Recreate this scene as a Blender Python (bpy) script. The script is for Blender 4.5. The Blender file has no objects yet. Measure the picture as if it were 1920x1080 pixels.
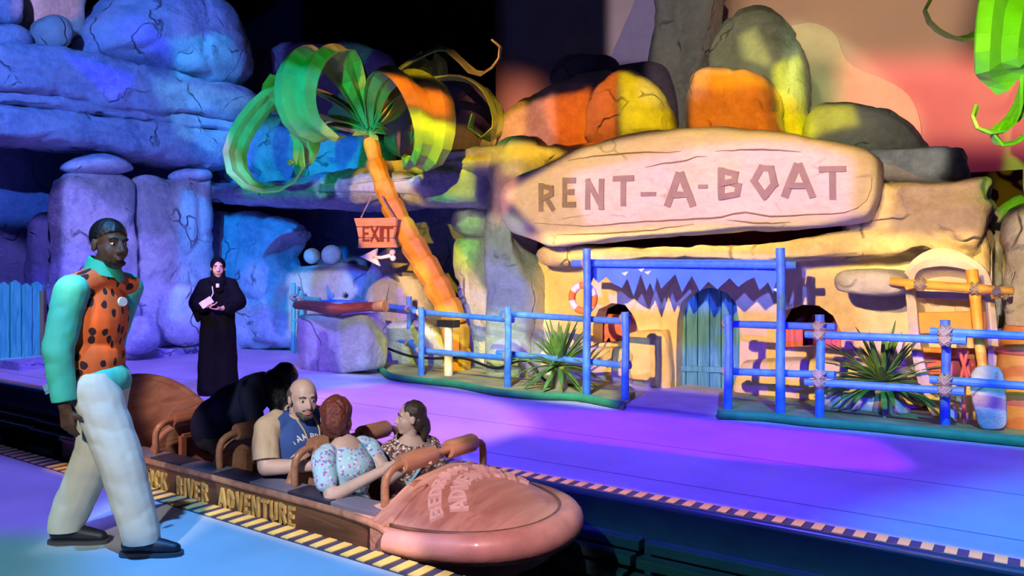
import bpy, bmesh, math, random
import numpy as np
from mathutils import Vector, Matrix, noise as mnoise

S = bpy.context.scene
COL = S.collection
rnd = random.Random(7)
pi = math.pi

# ---------------------------------------------------------------- camera
# world: X runs along the boat track towards the bow, Y away across the street, Z up
FPX, CAMH, CX, CY = 1450.0, 1.5, 960.0, 505.0
FWD = Vector((-.565, .825, 0)).normalized()
RGT = Vector((.825, .565, 0)).normalized()
UP = Vector((0, 0, 1))
EYE = Vector((0, 0, CAMH))
cam = bpy.data.cameras.new('camera')
camo = bpy.data.objects.new('camera', cam)
COL.objects.link(camo)
cam.sensor_width = 36
cam.lens = 36 * FPX / 1920
cam.shift_y = -35 / 1920
cam.clip_start = .05
m = Matrix.Identity(4)
for i in range(3):
    m[i][0] = RGT[i]; m[i][1] = UP[i]; m[i][2] = -FWD[i]; m[i][3] = EYE[i]
camo.matrix_world = m
S.camera = camo

S.view_settings.view_transform = 'Standard'
S.view_settings.look = 'None'
S.view_settings.gamma = 1
S.view_settings.use_curve_mapping = False
S.view_settings.exposure = 0.0
S.cycles.use_denoising = True
S.cycles.max_bounces = 5
S.cycles.diffuse_bounces = 3
S.cycles.glossy_bounces = 3
S.cycles.transmission_bounces = 4

# ---------------------------------------------------------------- world: dim bluish hall light
W = bpy.data.worlds.new('hall'); S.world = W
W.use_nodes = True
bg = W.node_tree.nodes['Background']
bg.inputs[0].default_value = (.016, .017, .06, 1)
bg.inputs[1].default_value = .8

def ray(px, py):
    return FWD + RGT * ((px - CX) / FPX) + UP * ((CY - py) / FPX)
def at_d(px, py, d): return EYE + ray(px, py) * d
def at_v(px, py, v): r = ray(px, py); return EYE + r * (v / r.y)
def at_u(px, py, u): r = ray(px, py); return EYE + r * (u / r.x)
def at_z(px, py, z): r = ray(px, py); return EYE + r * ((z - CAMH) / r.z)

# ---------------------------------------------------------------- stage lights (theatre spots on the front truss, out of frame; the two tape beams are added)
def spot(name, loc, tgt, col, level, deg, blend=.25, rad=.12):
    """level = radiance a white matt wall facing the lamp would show at the target"""
    loc, tgt = Vector(loc), Vector(tgt)
    L = bpy.data.lights.new(name, 'SPOT')
    d = tgt - loc
    L.energy = level * 4 * pi * pi * d.length_squared
    L.color = col
    L.spot_size = math.radians(deg)
    L.spot_blend = blend
    L.shadow_soft_size = rad
    o = bpy.data.objects.new(name, L); COL.objects.link(o)
    o.location = loc
    o.rotation_euler = d.to_track_quat('-Z', 'Y').to_euler()
    return o

def hull2(pts):
    pts = sorted(set((round(x, 6), round(y, 6)) for x, y in pts))
    def half(ps):
        h = []
        for q in ps:
            while len(h) > 1 and (h[-1][0] - h[-2][0]) * (q[1] - h[-2][1]) - (h[-1][1] - h[-2][1]) * (q[0] - h[-2][0]) <= 0: h.pop()
            h.append(q)
        return h[:-1]
    return half(pts) + half(pts[::-1])
def shut(name, loc, pts, col, level=1.0, soft=.006, rad=.06):
    """profile spot with framing shutters: the beam is a convex polygon through the given world points"""
    loc = Vector(loc); pts = [Vector(p) for p in pts]
    tgt = sum(pts, Vector((0, 0, 0))) / len(pts)
    ax = (tgt - loc).normalized(); X = ax.cross(UP).normalized(); Y = X.cross(ax)
    pr = []
    for q in pts:
        d = q - loc; pr.append((d.dot(X) / d.dot(ax), d.dot(Y) / d.dot(ax)))
    h = hull2(pr)
    half = max(math.atan(math.hypot(*q)) for q in h) + soft * 1.2 + .01
    o = spot(name, loc, tgt, col, level, math.degrees(2 * half), 0.0, rad)
    L = o.data; L.use_nodes = True; nt = L.node_tree; em = nt.nodes['Emission']
    geo = nt.nodes.new('ShaderNodeNewGeometry'); cur = None
    for a, b in zip(h, h[1:] + h[:1]):
        A = ax + X * a[0] + Y * a[1]; B = ax + X * b[0] + Y * b[1]
        n = A.cross(B).normalized()
        if n.dot(ax) < 0: n = -n
        dt = nt.nodes.new('ShaderNodeVectorMath'); dt.operation = 'DOT_PRODUCT'
        nt.links.new(geo.outputs['Incoming'], dt.inputs[0]); dt.inputs[1].default_value = n * GOBO_SIGN
        mr = nt.nodes.new('ShaderNodeMapRange'); mr.interpolation_type = 'SMOOTHSTEP'
        mr.inputs['From Min'].default_value = -soft / 2; mr.inputs['From Max'].default_value = soft / 2
        nt.links.new(dt.outputs['Value'], mr.inputs['Value'])
        if cur is None: cur = mr.outputs[0]
        else:
            mu = nt.nodes.new('ShaderNodeMath'); mu.operation = 'MULTIPLY'
            nt.links.new(cur, mu.inputs[0]); nt.links.new(mr.outputs[0], mu.inputs[1]); cur = mu.outputs[0]
    nt.links.new(cur, em.inputs['Strength'])
    return o
GOBO_SIGN = 1.0
def pv(v, *q): return [at_v(x, y, v) for x, y in q]
def pu(u, *q): return [at_u(x, y, u) for x, y in q]
def pz(*q): return [at_z(x, y, 0) for x, y in q]

LF = (-5.0, -1.0, 6.5)
# left rock wall
shut('spot_blue_left', LF, pu(-12.6, (-120, -120), (480, -120), (485, 335), (-120, 290)), (0.11, 0.29, 1.25), .9, .02)
shut('spot_lavender_columns', (-4.0, -1.5, 4.6), pu(-12.6, (106, 290), (392, 318), (400, 655), (106, 690)), (0.36, 0.38, 1.05), .6, .01)
shut('spot_violet_slab', LF, pu(-12.4, (120, 102), (255, 148), (218, 190)), (0.05, 0, 1.9), 1.2, .008)
shut('spot_violet_boulder', LF, pu(-12.4, (205, 40), (250, 30), (335, 95), (310, 112)), (0.02, 0, 1.2), .9, .012)
shut('spot_cyan_boulder', LF, pu(-12.4, (320, 85), (440, 75), (455, 150), (325, 150)), (0.0, 0.764, 1.193), .7, .012)
shut('spot_cyan_slab', LF, pu(-12.4, (285, 150), (475, 175), (470, 240), (440, 300), (330, 250)), (0.223, 0.773, 1.071), .6, .012)
shut('spot_blue_corner', (-6, -1, 6), pv(9.1, (392, 400), (575, 400), (560, 560), (392, 590)), (0, 0.36, 1.2), .9, .008)
shut('spot_blue_corner_low', (-6, -1, 5), pv(9.1, (392, 585), (560, 550), (555, 655), (392, 660)), (0.051, 0.336, 0.693), .7, .012)
shut('spot_blue_lintel', (-5, -1.5, 6), pv(8.9, (395, 215), (725, 225), (725, 345), (560, 350), (395, 360)), (0.01, 0.27, 1.061), .9, .012)
shut('spot_lavender_lintel', (-5, -1.5, 6), pv(8.7, (590, 345), (720, 325), (800, 330), (760, 365), (600, 372)), (0.659, 0.662, 1.211), .6, .008)
shut('spot_white_pedestal', (-4, -1.5, 4.5), pv(9.4, (538, 510), (640, 500), (665, 540), (620, 600), (540, 640)), (0.793, 0.753, 0.79), .7)
shut('spot_blue_pedestal', (-4, -1.5, 4.5), pv(9.4, (640, 500), (700, 500), (720, 660), (600, 650), (620, 600)), (0.0, 0.251, 0.795), .7)
shut('spot_pink_rock', (-3.5, -1.5, 4.5), pv(9.3, (688, 530), (760, 508), (830, 520), (850, 640), (690, 650)), (1.17, 0.737, 0.561), .7)
shut('spot_counter_left', (-6.5, -1, 5), pv(7.6, (560, 580), (625, 580), (632, 705), (560, 700)), (0.313, 0.373, 0.993), .5, .008)
shut('spot_counter_right', (-3, -1, 5), pv(7.6, (628, 580), (715, 580), (715, 705), (634, 705)), (0.873, 0.943, 0.461), .5, .008)
shut('spot_grey_stones', (-1.5, -1.5, 4.5), pv(9.0, (852, 380), (1000, 440), (1020, 560), (1020, 712), (870, 712)), (0.873, 0.991, 0.51), .5, .01)
shut('spot_pink_standing', (-2.5, -1.5, 5.5), pv(8.7, (918, 420), (925, 300), (975, 300), (985, 365), (965, 420)), (1.332, 0.569, 0.342), .6, .012)
shut('spot_yellow_shoulder', (-2.5, -1.5, 6.5), pv(8.7, (935, 320), (945, 248), (1040, 250), (1036, 330)), (0.971, 0.607, 0.059), 1.0, .008)
shut('spot_yellow_strata', (-3, 0, 7), pv(9.0, (715, 300), (1080, 268), (1080, 300), (900, 322), (730, 318)), (1.123, 0.467, 0.0), 1.3, .008)
shut('spot_teal_fence', (-7, -.5, 5), pu(-13.2, (-70, 522), (86, 522), (86, 690), (-70, 690)), (0.0, 0.55, 0.45), .6, .01)
shut('spot_pink_pillar', LF, pu(-13.1, (36, -80), (146, -80), (146, 20), (125, 32), (60, 34), (36, 45)), (1, .42, .40), .45, .008)
shut('spot_round_stones', (-4, -1.5, 4.5), pv(9.7, (562, 460), (648, 458), (650, 502), (562, 502)), (.3, .48, 1), .7, .006)
# shop front
SF = (-2.0, -5.0, 4.7)
shut('spot_amber_facade', SF, pv(9.2, (1010, 470), (1880, 455), (1890, 800), (1010, 718)), (1.5, 0.92, 0.18), .8, .006)
shut('spot_amber_facade_left', SF, pv(9.2, (1010, 490), (1275, 490), (1275, 655), (1010, 640)), (0.973, 0.308, 0.0), .5, .006)
shut('spot_cream_sign', (-1.5, -5, 6), pv(8.35, (945, 365), (1100, 275), (1300, 238), (1500, 248), (1665, 290), (1650, 400), (1500, 430), (1040, 466)), (1.65, 1.05, 0.26), .7, .006)
shut('spot_pink_sign', (-1.5, -5, 6), pv(8.3, (1060, 325), (1330, 268), (1500, 262), (1600, 292), (1595, 400), (1300, 422), (1100, 425)), (0.85, 0.32, 1.15), .6, .008)
shut('spot_amber_lintel', (-1.5, -5, 4.0), pv(8.75, (1012, 462), (1300, 448), (1600, 425), (1700, 440), (1700, 500), (1030, 502)), (0.617, 0.454, 0.137), .8, .006)
shut('spot_roof_right', (-.2, -5, 5.2), pv(8.8, (1655, 340), (1870, 330), (1875, 505), (1600, 500)), (1.216, 0.785, 0.345), .8, .008)
shut('spot_slab_right', (-.2, -5, 5.8), pv(9.5, (1600, 285), (1780, 280), (1765, 342), (1640, 342)), (1.009, 0.909, 0.813), .5, .008)
shut('spot_edge_rock', (.5, -4, 5), pv(8.4, (1876, 380), (1990, 370), (1990, 830), (1880, 830)), (1.8, 1.4, 0.8), .5, .01)
shut('spot_canoe', (.2, -4, 4.2), pv(8.5, (1560, 500), (1720, 462), (1880, 480), (1885, 690), (1690, 690)), (1.1, 0.85, 0.9), .5, .01)
# rooftop stones
RF = (-2.0, -.5, 6.8)
shut('spot_orange_stone', (-5, 0, 7), pv(9.5, (1100, 285), (1105, 185), (1160, 130), (1172, 200), (1165, 285)), (1.105, 0.222, 0.0), 1.0)
shut('spot_yellow_stone', (-.5, 0, 7), pv(9.4, (1160, 130), (1245, 140), (1270, 225), (1215, 225), (1165, 265)), (1.117, 0.826, 0.0), 1.2)
shut('spot_orange_slope', RF, pv(9.8, (1020, 195), (1105, 165), (1112, 280), (1050, 285)), (1.098, 0.204, 0.0), 1.1)
shut('spot_pink_slope', RF, pv(9.8, (912, 295), (955, 215), (1040, 180), (1045, 285)), (1.232, 0.449, 0.325), .8, .01)
shut('spot_orange_block', RF, pv(9.4, (1295, 125), (1470, 125), (1472, 262), (1295, 255)), (1.156, 0.297, 0.0), 1.1)
shut('spot_yellow_block', RF, pv(9.4, (1298, 126), (1440, 126), (1452, 160), (1360, 172), (1300, 168)), (0.954, 0.54, 0.0), .6)
shut('spot_grey_tall', RF, pv(10.1, (1328, 0), (1525, 0), (1528, 200), (1328, 180)), (0.95, 0.813, 0.41), .35, .015)
shut('spot_yellow_tall', (.5, 0, 7), pv(10.1, (1450, 130), (1505, 80), (1526, 270), (1455, 270)), (1.123, 1.03, 0.0), 1.3)
shut('spot_yellow_tall_top', (.5, 0, 7), pv(10.0, (1385, 60), (1415, 40), (1450, 120), (1395, 110)), (0.871, 0.775, 0.157), .7)
shut('spot_yellow_flat', RF, pv(10.0, (1516, 192), (1595, 192), (1612, 238), (1518, 260)), (1.031, 0.83, 0.0), .9)
shut('spot_grey_flat', RF, pv(10.0, (1516, 190), (1700, 190), (1750, 300), (1516, 300)), (1.045, 0.926, 0.625), .2, .02)
shut('spot_grey_pillar', (-1, 0, 5), pv(10.9, (1218, -90), (1350, -90), (1345, 255), (1218, 255)), (1.021, 0.849, 0.706), .2, .02)
shut('spot_violet_back', (-4, -1, 5), pv(11, (430, 70), (740, 70), (740, 240), (430, 240)), (0.12, 0.1, 0.5), .3, .02)
# painted backdrop
DF = (-.5, 1, 6.5)
shut('spot_salmon_drop', DF, pv(12.7, (1580, 110), (2000, 110), (2000, 270), (1580, 270)), (1.7, 0.42, 0.36), .9, .05)
shut('spot_tan_drop', DF, pv(12.7, (1370, -120), (1850, -120), (1800, 120), (1370, 120)), (1.3, 0.85, 0.5), .5, .06)
shut('spot_maroon_drop', DF, pv(12.7, (1730, 260), (2000, 260), (2000, 420), (1730, 420)), (0.35, 0.02, 0.12), .5, .04)
shut('spot_salmon_drop_left', (-3, 1, 6.5), pv(12.7, (950, 150), (1010, 165), (1000, 290), (930, 290)), (1.4, 0.45, 0.25), .7, .07)
shut('spot_tan_dune', DF, pv(12.6, (1480, 30), (1580, 60), (1730, 200), (1735, 330), (1480, 330)), (0.788, 1.038, 0.543), .3, .02)
shut('spot_spire', (-2, 0, 5), pv(12.6, (1140, -90), (1235, -90), (1235, 120), (1140, 120)), (.9, .75, 1), .45, .02)
# palm
shut('spot_orange_trunk', (-3.5, -2.5, 3.6), pv(8.7, (678, 255), (715, 255), (815, 440), (900, 560), (900, 712), (838, 712), (690, 420), (655, 400)), (1.3, 0.7, 0), .9, .006)
shut('spot_green_fronds', (-3.0, -2.5, 1.2), pv(8.0, (425, 150), (520, 90), (690, 85), (700, 260), (580, 372), (430, 372)), (0, 0.6, 0.1), .6, .01)
shut('spot_pink_frond_top', (-4.5, 1, 7.5), pv(7.9, (520, 85), (700, 80), (640, 125), (525, 140)), (1.0, 0.308, 0.306), .8, .01)
shut('spot_orange_frond_top', (-2.5, 1, 7.5), pv(7.9, (700, 125), (830, 130), (835, 180), (730, 185)), (2.4, 0.38, 0), 1.2, .01)
shut('spot_yellow_frond', (-3.0, 1.5, 8.0), pv(7.8, (745, 180), (855, 170), (855, 240), (750, 245)), (2.0, 2.0, 0), .8, .01)
shut('spot_lime_frond', (-3.0, 1.5, 8.0), pv(7.8, (740, 240), (860, 240), (850, 330), (740, 330)), (0.35, 1.7, 0), .6, .01)
shut('spot_gold_fronds', (-3.0, 1.5, 8.0), pv(8.5, (735, 65), (950, 60), (950, 150), (760, 150)), (1.6, 0.8, 0.05), .6, .01)
shut('spot_green_arc', (-3.0, 1.5, 8.0), pv(8.5, (855, 150), (950, 150), (950, 270), (860, 270)), (0.215, 0.782, 0.051), .4, .01)
shut('spot_green_palm_right', (-.5, -2.5, 2.8), pv(6.3, (1820, -60), (1990, -60), (1990, 290), (1800, 290)), (0.551, 1.642, 0.0), 1.0, .01)
shut('spot_dark_palm_right', (-.5, -2.5, 2.8), pv(6.3, (1715, -60), (1860, -60), (1860, 85), (1715, 85)), (0.468, 0.493, 0.111), .4, .01)
# street floor
FL = (-3, 3.0, 8.0)
shut('spot_violet_street', FL, pz((-150, 660), (700, 640), (1170, 762), (2000, 845), (2100, 1130), (900, 888), (-150, 688)), (0.11, 0.05, 1.5), .8, .03)
shut('spot_violet_street_left', (-7, 3, 8), pz((-150, 650), (540, 640), (700, 700), (560, 800), (-150, 690)), (0.353, 0.234, 0.974), .6, .03)
shut('spot_pink_street', FL, pz((560, 745), (690, 715), (940, 750), (1010, 800), (880, 840), (620, 830)), (1.1, 0.42, 0.75), .8, .05)
shut('spot_blue_patch', FL, pz((560, 702), (690, 702), (735, 714), (690, 727), (560, 730)), (0.0, 0.425, 0.722), .6, .008)
shut('spot_magenta_street', (0, 3.5, 8), pz((940, 765), (1180, 772), (1640, 822), (1710, 868), (1690, 884), (1420, 868), (980, 815)), (0.5, 0, 1.5), .8, .02)
shut('spot_blue_street_right', (1.5, 3, 8), pz((1550, 985), (2000, 870), (2100, 1130), (1850, 1090)), (0, 0.55, 1.7), .8, .08)
shut('spot_bed_left', (-3, 2, 6), pz((712, 700), (740, 668), (1000, 690), (1160, 740), (1150, 768), (960, 745), (760, 715)), (2.0, 2.3, 0.2), .4, .02)
shut('spot_bed_right', (1, 2, 6), pz((1340, 785), (1360, 745), (2000, 790), (2000, 850)), (0.2, 1.0, 1.1), .5, .02)
shut('spot_violet_fence', (1.2, -1.5, 3.0), pv(8.05, (1350, 585), (2000, 600), (2000, 830), (1350, 790)), (0.073, 0.0, 1.291), .7, .01)
shut('spot_blue_fence', (-2, -1.5, 3.0), pv(8.05, (760, 555), (1190, 580), (1190, 755), (760, 710)), (0.476, 0.685, 0.724), .4, .01)
shut('spot_blue_awning', (-1, -1.5, 3.0), pv(8.05, (1080, 464), (1480, 464), (1480, 552), (1080, 552)), (0.25, 0.35, 2.1), .7, .008)
shut('spot_blue_door', (-.5, -1.5, 3.0), pv(9.45, (1268, 650), (1390, 650), (1390, 742), (1268, 740)), (0.0, 0.139, 0.97), .7, .01)
# platform, boat and people
shut('spot_blue_platform', (-3.0, 0.5, 7), pz((150, 960), (300, 915), (900, 1080), (900, 1120), (150, 1120)), (0.204, 0.765, 1.886), .8, .08)
shut('spot_violet_platform', (-5.5, .5, 7), pz((-80, 840), (140, 880), (300, 925), (170, 1000), (-80, 1000)), (0.28, 0.208, 1.366), .8, .06)
shut('spot_teal_platform', (-4, 0, 7), pz((-80, 1000), (160, 1000), (160, 1120), (-80, 1120)), (0.15, 0.579, 0.693), .6, .06)
shut('spot_guide', (-1.2, -2.2, 3.4), [at_d(x, y, 4.2) for x, y in ((170, 405), (245, 405), (255, 600), (345, 1000), (330, 1040), (75, 1040), (90, 600))], (1.3, 1.25, 1.05), .5, .015)
shut('spot_abaya', (-3, -1, 4.5), [at_d(x, y, 9.1) for x, y in ((385, 480), (435, 480), (462, 600), (460, 740), (375, 740), (360, 600))], (2.6, 1.75, 1.0), .4, .008)
shut('spot_passengers', (-1.2, -1.5, 4.2), [at_d(x, y, d) for x, y, d in ((490, 710, 5.4), (570, 690, 5.3), (640, 730, 4.9), (770, 735, 5.2), (825, 850, 5.2), (900, 840, 5.1), (905, 880, 5.0), (720, 965, 4.3), (600, 940, 4.4), (480, 890, 4.8), (480, 800, 5.2))], (1.6, 1.55, 1.6), .6, .01)
shut('spot_boat_stern', (-4.0, -1.0, 5.0), [at_d(x, y, d) for x, y, d in ((225, 720, 6.4), (300, 695, 7.0), (400, 725, 7.2), (420, 800, 6.2), (400, 900, 5.4), (270, 880, 5.6))], (1.3, 0.8, 0.72), .6, .015)
shut('spot_boat_side', (.5, 1.0, 2.2), [(-5.7, 3.05, -.06), (-5.7, 3.05, .18), (-2.7, 3.05, .18), (-2.7, 3.05, -.2)], (1.5, 1.1, 0.8), .55, .01)
shut('spot_bow', (-.4, .3, 5.0), [at_d(x, y, d) for x, y, d in ((660, 975, 4.2), (740, 940, 4.3), (840, 860, 5.0), (990, 880, 4.9), (1090, 940, 4.6), (1090, 1020, 4.0), (900, 1070, 3.8), (740, 1040, 4.0))], (1.55, 0.85, 0.95), .6, .015)
shut('spot_rail', (-2, -1.5, 4.5), pv(4.3, (1060, 930), (2000, 1090), (2000, 1200), (1200, 1200), (1050, 1020)), (0.6, 1.9, 2.0), .15, .05)

shut('spot_added_near_tape', (-3.0, -1.0, 6), [(-6.2, 2.82, 0), (-6.2, 2.985, 0), (-1.5, 2.985, 0), (-1.5, 2.82, 0)], (1.3, .8, .1), .8, .005)  # added beam cut to the near tape to bring its yellow out
shut('spot_added_far_tape', (-1.0, 1.0, 6), [(-3.4, 4.63, 0), (-3.4, 4.78, 0), (1.5, 4.78, 0), (1.5, 4.63, 0)], (1.6, .85, .2), .55, .005)  # added beam cut to the far tape, same purpose


# ---------------------------------------------------------------- mesh helpers
ORG = {}
def vec(*a): return Vector(a)
def props(o, label=None, cat=None, group=None, kind=None):
    if label: o['label'] = label
    if cat: o['category'] = cat
    if group: o['group'] = group
    if kind: o['kind'] = kind
    return o
def thing(name, label, cat, loc, group=None):
    o = bpy.data.objects.new(name, None); COL.objects.link(o)
    o.empty_display_size = .1
    o.location = loc
    ORG[o] = Vector(loc)
    return props(o, label, cat, group)
def link(name, me, mats, parent=None, origin=None, smooth=True):
    """me is in world coordinates; it is shifted to the thing's origin"""
    o = bpy.data.objects.new(name, me); COL.objects.link(o)
    if parent is not None:
        org = ORG[parent]; o.parent = parent
    else:
        if origin is None:
            n = len(me.vertices); c = np.empty(n * 3); me.vertices.foreach_get('co', c); c = c.reshape(-1, 3)
            lo, hi = c.min(0), c.max(0)
            origin = ((lo[0] + hi[0]) / 2, (lo[1] + hi[1]) / 2, lo[2])
        org = Vector(origin); o.location = org
    ORG[o] = org
    me.transform(Matrix.Translation(-org))
    for mm in (mats if isinstance(mats, (list, tuple)) else [mats]): me.materials.append(mm)
    if smooth:
        me.polygons.foreach_set('use_smooth', [True] * len(me.polygons))
    me.update()
    return o

class MB:
    def __init__(s): s.v = []; s.f = []
    def add(s, vs, fs):
        n = len(s.v); s.v += [Vector(p) for p in vs]; s.f += [tuple(i + n for i in f) for f in fs]
    def box(s, c, d, ax=None):
        X, Y, Z = ax or (vec(1, 0, 0), vec(0, 1, 0), vec(0, 0, 1)); c = Vector(c)
        vs = [c + X * (sx * d[0] / 2) + Y * (sy * d[1] / 2) + Z * (sz * d[2] / 2) for sx in (-1, 1) for sy in (-1, 1) for sz in (-1, 1)]
        s.add(vs, [(0, 1, 3, 2), (4, 6, 7, 5), (0, 4, 5, 1), (2, 3, 7, 6), (0, 2, 6, 4), (1, 5, 7, 3)])
    def bar(s, p, q, w, h, up=None):
        p, q = Vector(p), Vector(q); X = (q - p).normalized(); u = Vector(up or (0, 0, 1))
        Y = u.cross(X)
        if Y.length < 1e-4: Y = vec(0, 1, 0).cross(X)
        Y.normalize(); Z = X.cross(Y)
        s.box((p + q) / 2, ((q - p).length, w, h), (X, Y, Z))
    def tube(s, pts, rad, n=10, caps=True, squash=1.0):
        pts = [Vector(p) for p in pts]
        if not isinstance(rad, (list, tuple)): rad = [rad] * len(pts)
        T = []
        for i in range(len(pts)):
            a = pts[max(i - 1, 0)]; b = pts[min(i + 1, len(pts) - 1)]; T.append((b - a).normalized())
        ref = vec(0, 0, 1) if abs(T[0].z) < .9 else vec(0, 1, 0)
        N = T[0].cross(ref).normalized()
        vs = []; fs = []
        for i, p in enumerate(pts):
            N = (N - T[i] * N.dot(T[i]))
            if N.length < 1e-5: N = T[i].orthogonal()
            N.normalize(); B = T[i].cross(N)
            for k in range(n):
                a = 2 * pi * k / n
                vs.append(p + (N * math.cos(a) + B * math.sin(a) * squash) * rad[i])
        for i in range(len(pts) - 1):
            for k in range(n):
                k2 = (k + 1) % n
                fs.append((i * n + k, i * n + k2, (i + 1) * n + k2, (i + 1) * n + k))
        if caps:
            fs.append(tuple(range(n - 1, -1, -1))); fs.append(tuple((len(pts) - 1) * n + k for k in range(n)))
        s.add(vs, fs)
    def ball(s, c, r, n=14, mrings=9, R=None):
        c = Vector(c); r = (r, r, r) if not isinstance(r, (tuple, list)) else r
        vs = []; fs = []
        for i in range(mrings + 1):
            t = pi * i / mrings
            for k in range(n):
                a = 2 * pi * k / n
                p = vec(r[0] * math.sin(t) * math.cos(a), r[1] * math.sin(t) * math.sin(a), r[2] * math.cos(t))
                vs.append(c + (R @ p if R else p))
        for i in range(mrings):
            for k in range(n):
                k2 = (k + 1) % n
                if i == 0: fs.append((k, (i + 1) * n + k, (i + 1) * n + k2))
                elif i == mrings - 1: fs.append((i * n + k, (i + 1) * n + k, i * n + k2))
                else: fs.append((i * n + k, (i + 1) * n + k, (i + 1) * n + k2, i * n + k2))
        s.add(vs, fs)
    def prism(s, outline, off):
        """outline: 3D points; off: extrusion vector"""
        n = len(outline); off = Vector(off)
        a = [Vector(p) for p in outline]; b = [p + off for p in a]
        s.add(a + b, [tuple(range(n - 1, -1, -1)), tuple(range(n, 2 * n))] + [(i, (i + 1) % n, n + (i + 1) % n, n + i) for i in range(n)])
    def mesh(s, name='m'):
        me = bpy.data.meshes.new(name); me.from_pydata(s.v, [], s.f)
        bm = bmesh.new(); bm.from_mesh(me)
        bmesh.ops.recalc_face_normals(bm, faces=bm.faces); bm.to_mesh(me); bm.free()
        me.validate()
        return me
    def build(s, name, mats, parent=None, smooth=False, origin=None, bevel=0):
        me = s.mesh(name)
        if bevel:
            bm = bmesh.new(); bm.from_mesh(me)
            bmesh.ops.remove_doubles(bm, verts=bm.verts, dist=1e-5)
            bmesh.ops.bevel(bm, geom=[e for e in bm.edges if e.is_manifold and e.calc_face_angle(0) > .6], offset=bevel, segments=2, affect='EDGES', profile=.6)
            bm.to_mesh(me); bm.free()
        o = link(name, me, mats, parent, origin, smooth)
        if smooth == 'auto':
            o.data.polygons.foreach_set('use_smooth', [True] * len(o.data.polygons))
            try: o.data.set_sharp_from_angle(angle=math.radians(38))
            except Exception: pass
        return o

def crom(pts, n, closed=True):
    """Catmull-Rom through pts, n samples evenly spaced"""
    P = [Vector(p) for p in pts]; m_ = len(P); out = []
    segs = m_ if closed else m_ - 1; fine = []
    for i in range(segs):
        if closed: p0, p1, p2, p3 = P[(i - 1) % m_], P[i], P[(i + 1) % m_], P[(i + 2) % m_]
        else: p0, p1, p2, p3 = P[max(i - 1, 0)], P[i], P[i + 1], P[min(i + 2, m_ - 1)]
        for k in range(12):
            t = k / 12
            fine.append(.5 * ((2 * p1) + (p2 - p0) * t + (2 * p0 - 5 * p1 + 4 * p2 - p3) * t * t + (3 * p1 - p0 - 3 * p2 + p3) * t ** 3))
    fine.append(fine[0].copy() if closed else P[-1])
    L = [0]
    for a, b in zip(fine, fine[1:]): L.append(L[-1] + (b - a).length)
    tot = L[-1]; j = 0
    cnt = n if closed else n - 1
    for k in range(n):
        d = tot * k / cnt
        while j < len(L) - 2 and L[j + 1] < d: j += 1
        t = (d - L[j]) / max(L[j + 1] - L[j], 1e-9)
        out.append(fine[j].lerp(fine[j + 1], min(max(t, 0), 1)))
    return out

def fract(p, sc, seed):
    q = p * sc + vec(seed * 3.1, seed * 1.7, seed * 2.3)
    return mnoise.fractal(q, 1.0, 2.1, 4)
def chisel(p, sc, seed):
    q = p * sc + vec(seed * 1.3, seed * 2.7, seed * .9)
    d, _ = mnoise.voronoi(q)
    return (d[1] - d[0])

def pebble(outline, nrm, depth, p=2.6, amp=.03, sc=1.6, chis=.0, chs=1.2, n=72, m_=22, seed=0, bulge=0, strata=0, stf=6.0):
    """rounded stone: widest ring is the 3D outline (a plane), swelling +-depth/2 along nrm"""
    nrm = Vector(nrm).normalized()
    O = crom(outline, n)
    c = sum(O, vec(0, 0, 0)) / n
    # towards the poles the rings ease into an ellipse (first harmonics of the outline), so no ridges run to the centre
    U1 = (O[0] - c).normalized(); U2 = nrm.cross(U1).normalized()
    zc = [complex((q - c).dot(U1), (q - c).dot(U2)) for q in O]
    e1 = sum(z * complex(math.cos(2 * pi * i / n), -math.sin(2 * pi * i / n)) for i, z in enumerate(zc)) / n
    e2 = sum(z * complex(math.cos(2 * pi * i / n), math.sin(2 * pi * i / n)) for i, z in enumerate(zc)) / n
    EL = []
    for i in range(n):
        w_ = complex(math.cos(2 * pi * i / n), math.sin(2 * pi * i / n)); z = e1 * w_ + e2 * w_.conjugate()
        EL.append(U1 * z.real + U2 * z.imag)
    V = []; F = []
    for i in range(m_ + 1):
        a = -pi / 2 + pi * i / m_
        # spread the rings evenly over the profile
        k = abs(math.cos(a)) ** (2 / p); w = math.copysign(abs(math.sin(a)) ** (2 / p), math.sin(a))
        if i in (0, m_): k = 0
        for q, el in zip(O, EL):
            V.append(c + el.lerp(q - c, k * k) * k + nrm * (w * depth / 2 + bulge * (1 - k * k) * (1 if w > 0 else 0)))
    for i in range(m_):
        for k in range(n):
            k2 = (k + 1) % n
            F.append((i * n + k, i * n + k2, (i + 1) * n + k2, (i + 1) * n + k))
    me = bpy.data.meshes.new('stone'); me.from_pydata(V, [], F)
    bm = bmesh.new(); bm.from_mesh(me)
    bmesh.ops.remove_doubles(bm, verts=bm.verts, dist=1e-4)
    # the front and back lids need more vertices than the ring poles give
    bmesh.ops.recalc_face_normals(bm, faces=bm.faces); bm.normal_update()
    new = []
    for v in bm.verts:
        q = v.co
        d = amp * fract(q, sc, seed) + amp * .35 * fract(q, sc * 3.3, seed + 5)
        if strata:
            w_ = math.sin(q.z * stf + 2.2 * mnoise.noise(q * .7 + vec(seed, 0, 0)) + seed) 
            d -= strata * max(0, w_ - .55) / .45 * (.5 + .5 * max(0, mnoise.noise(q * 1.1 + vec(0, seed, 0)) + .5))
        if chis: d -= chis * max(0, .16 - chisel(q, chs, seed)) / .16
        new.append(q + v.normal * d)
    for v, q in zip(bm.verts, new): v.co = q
    bm.to_mesh(me); bm.free()
    return me

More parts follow.
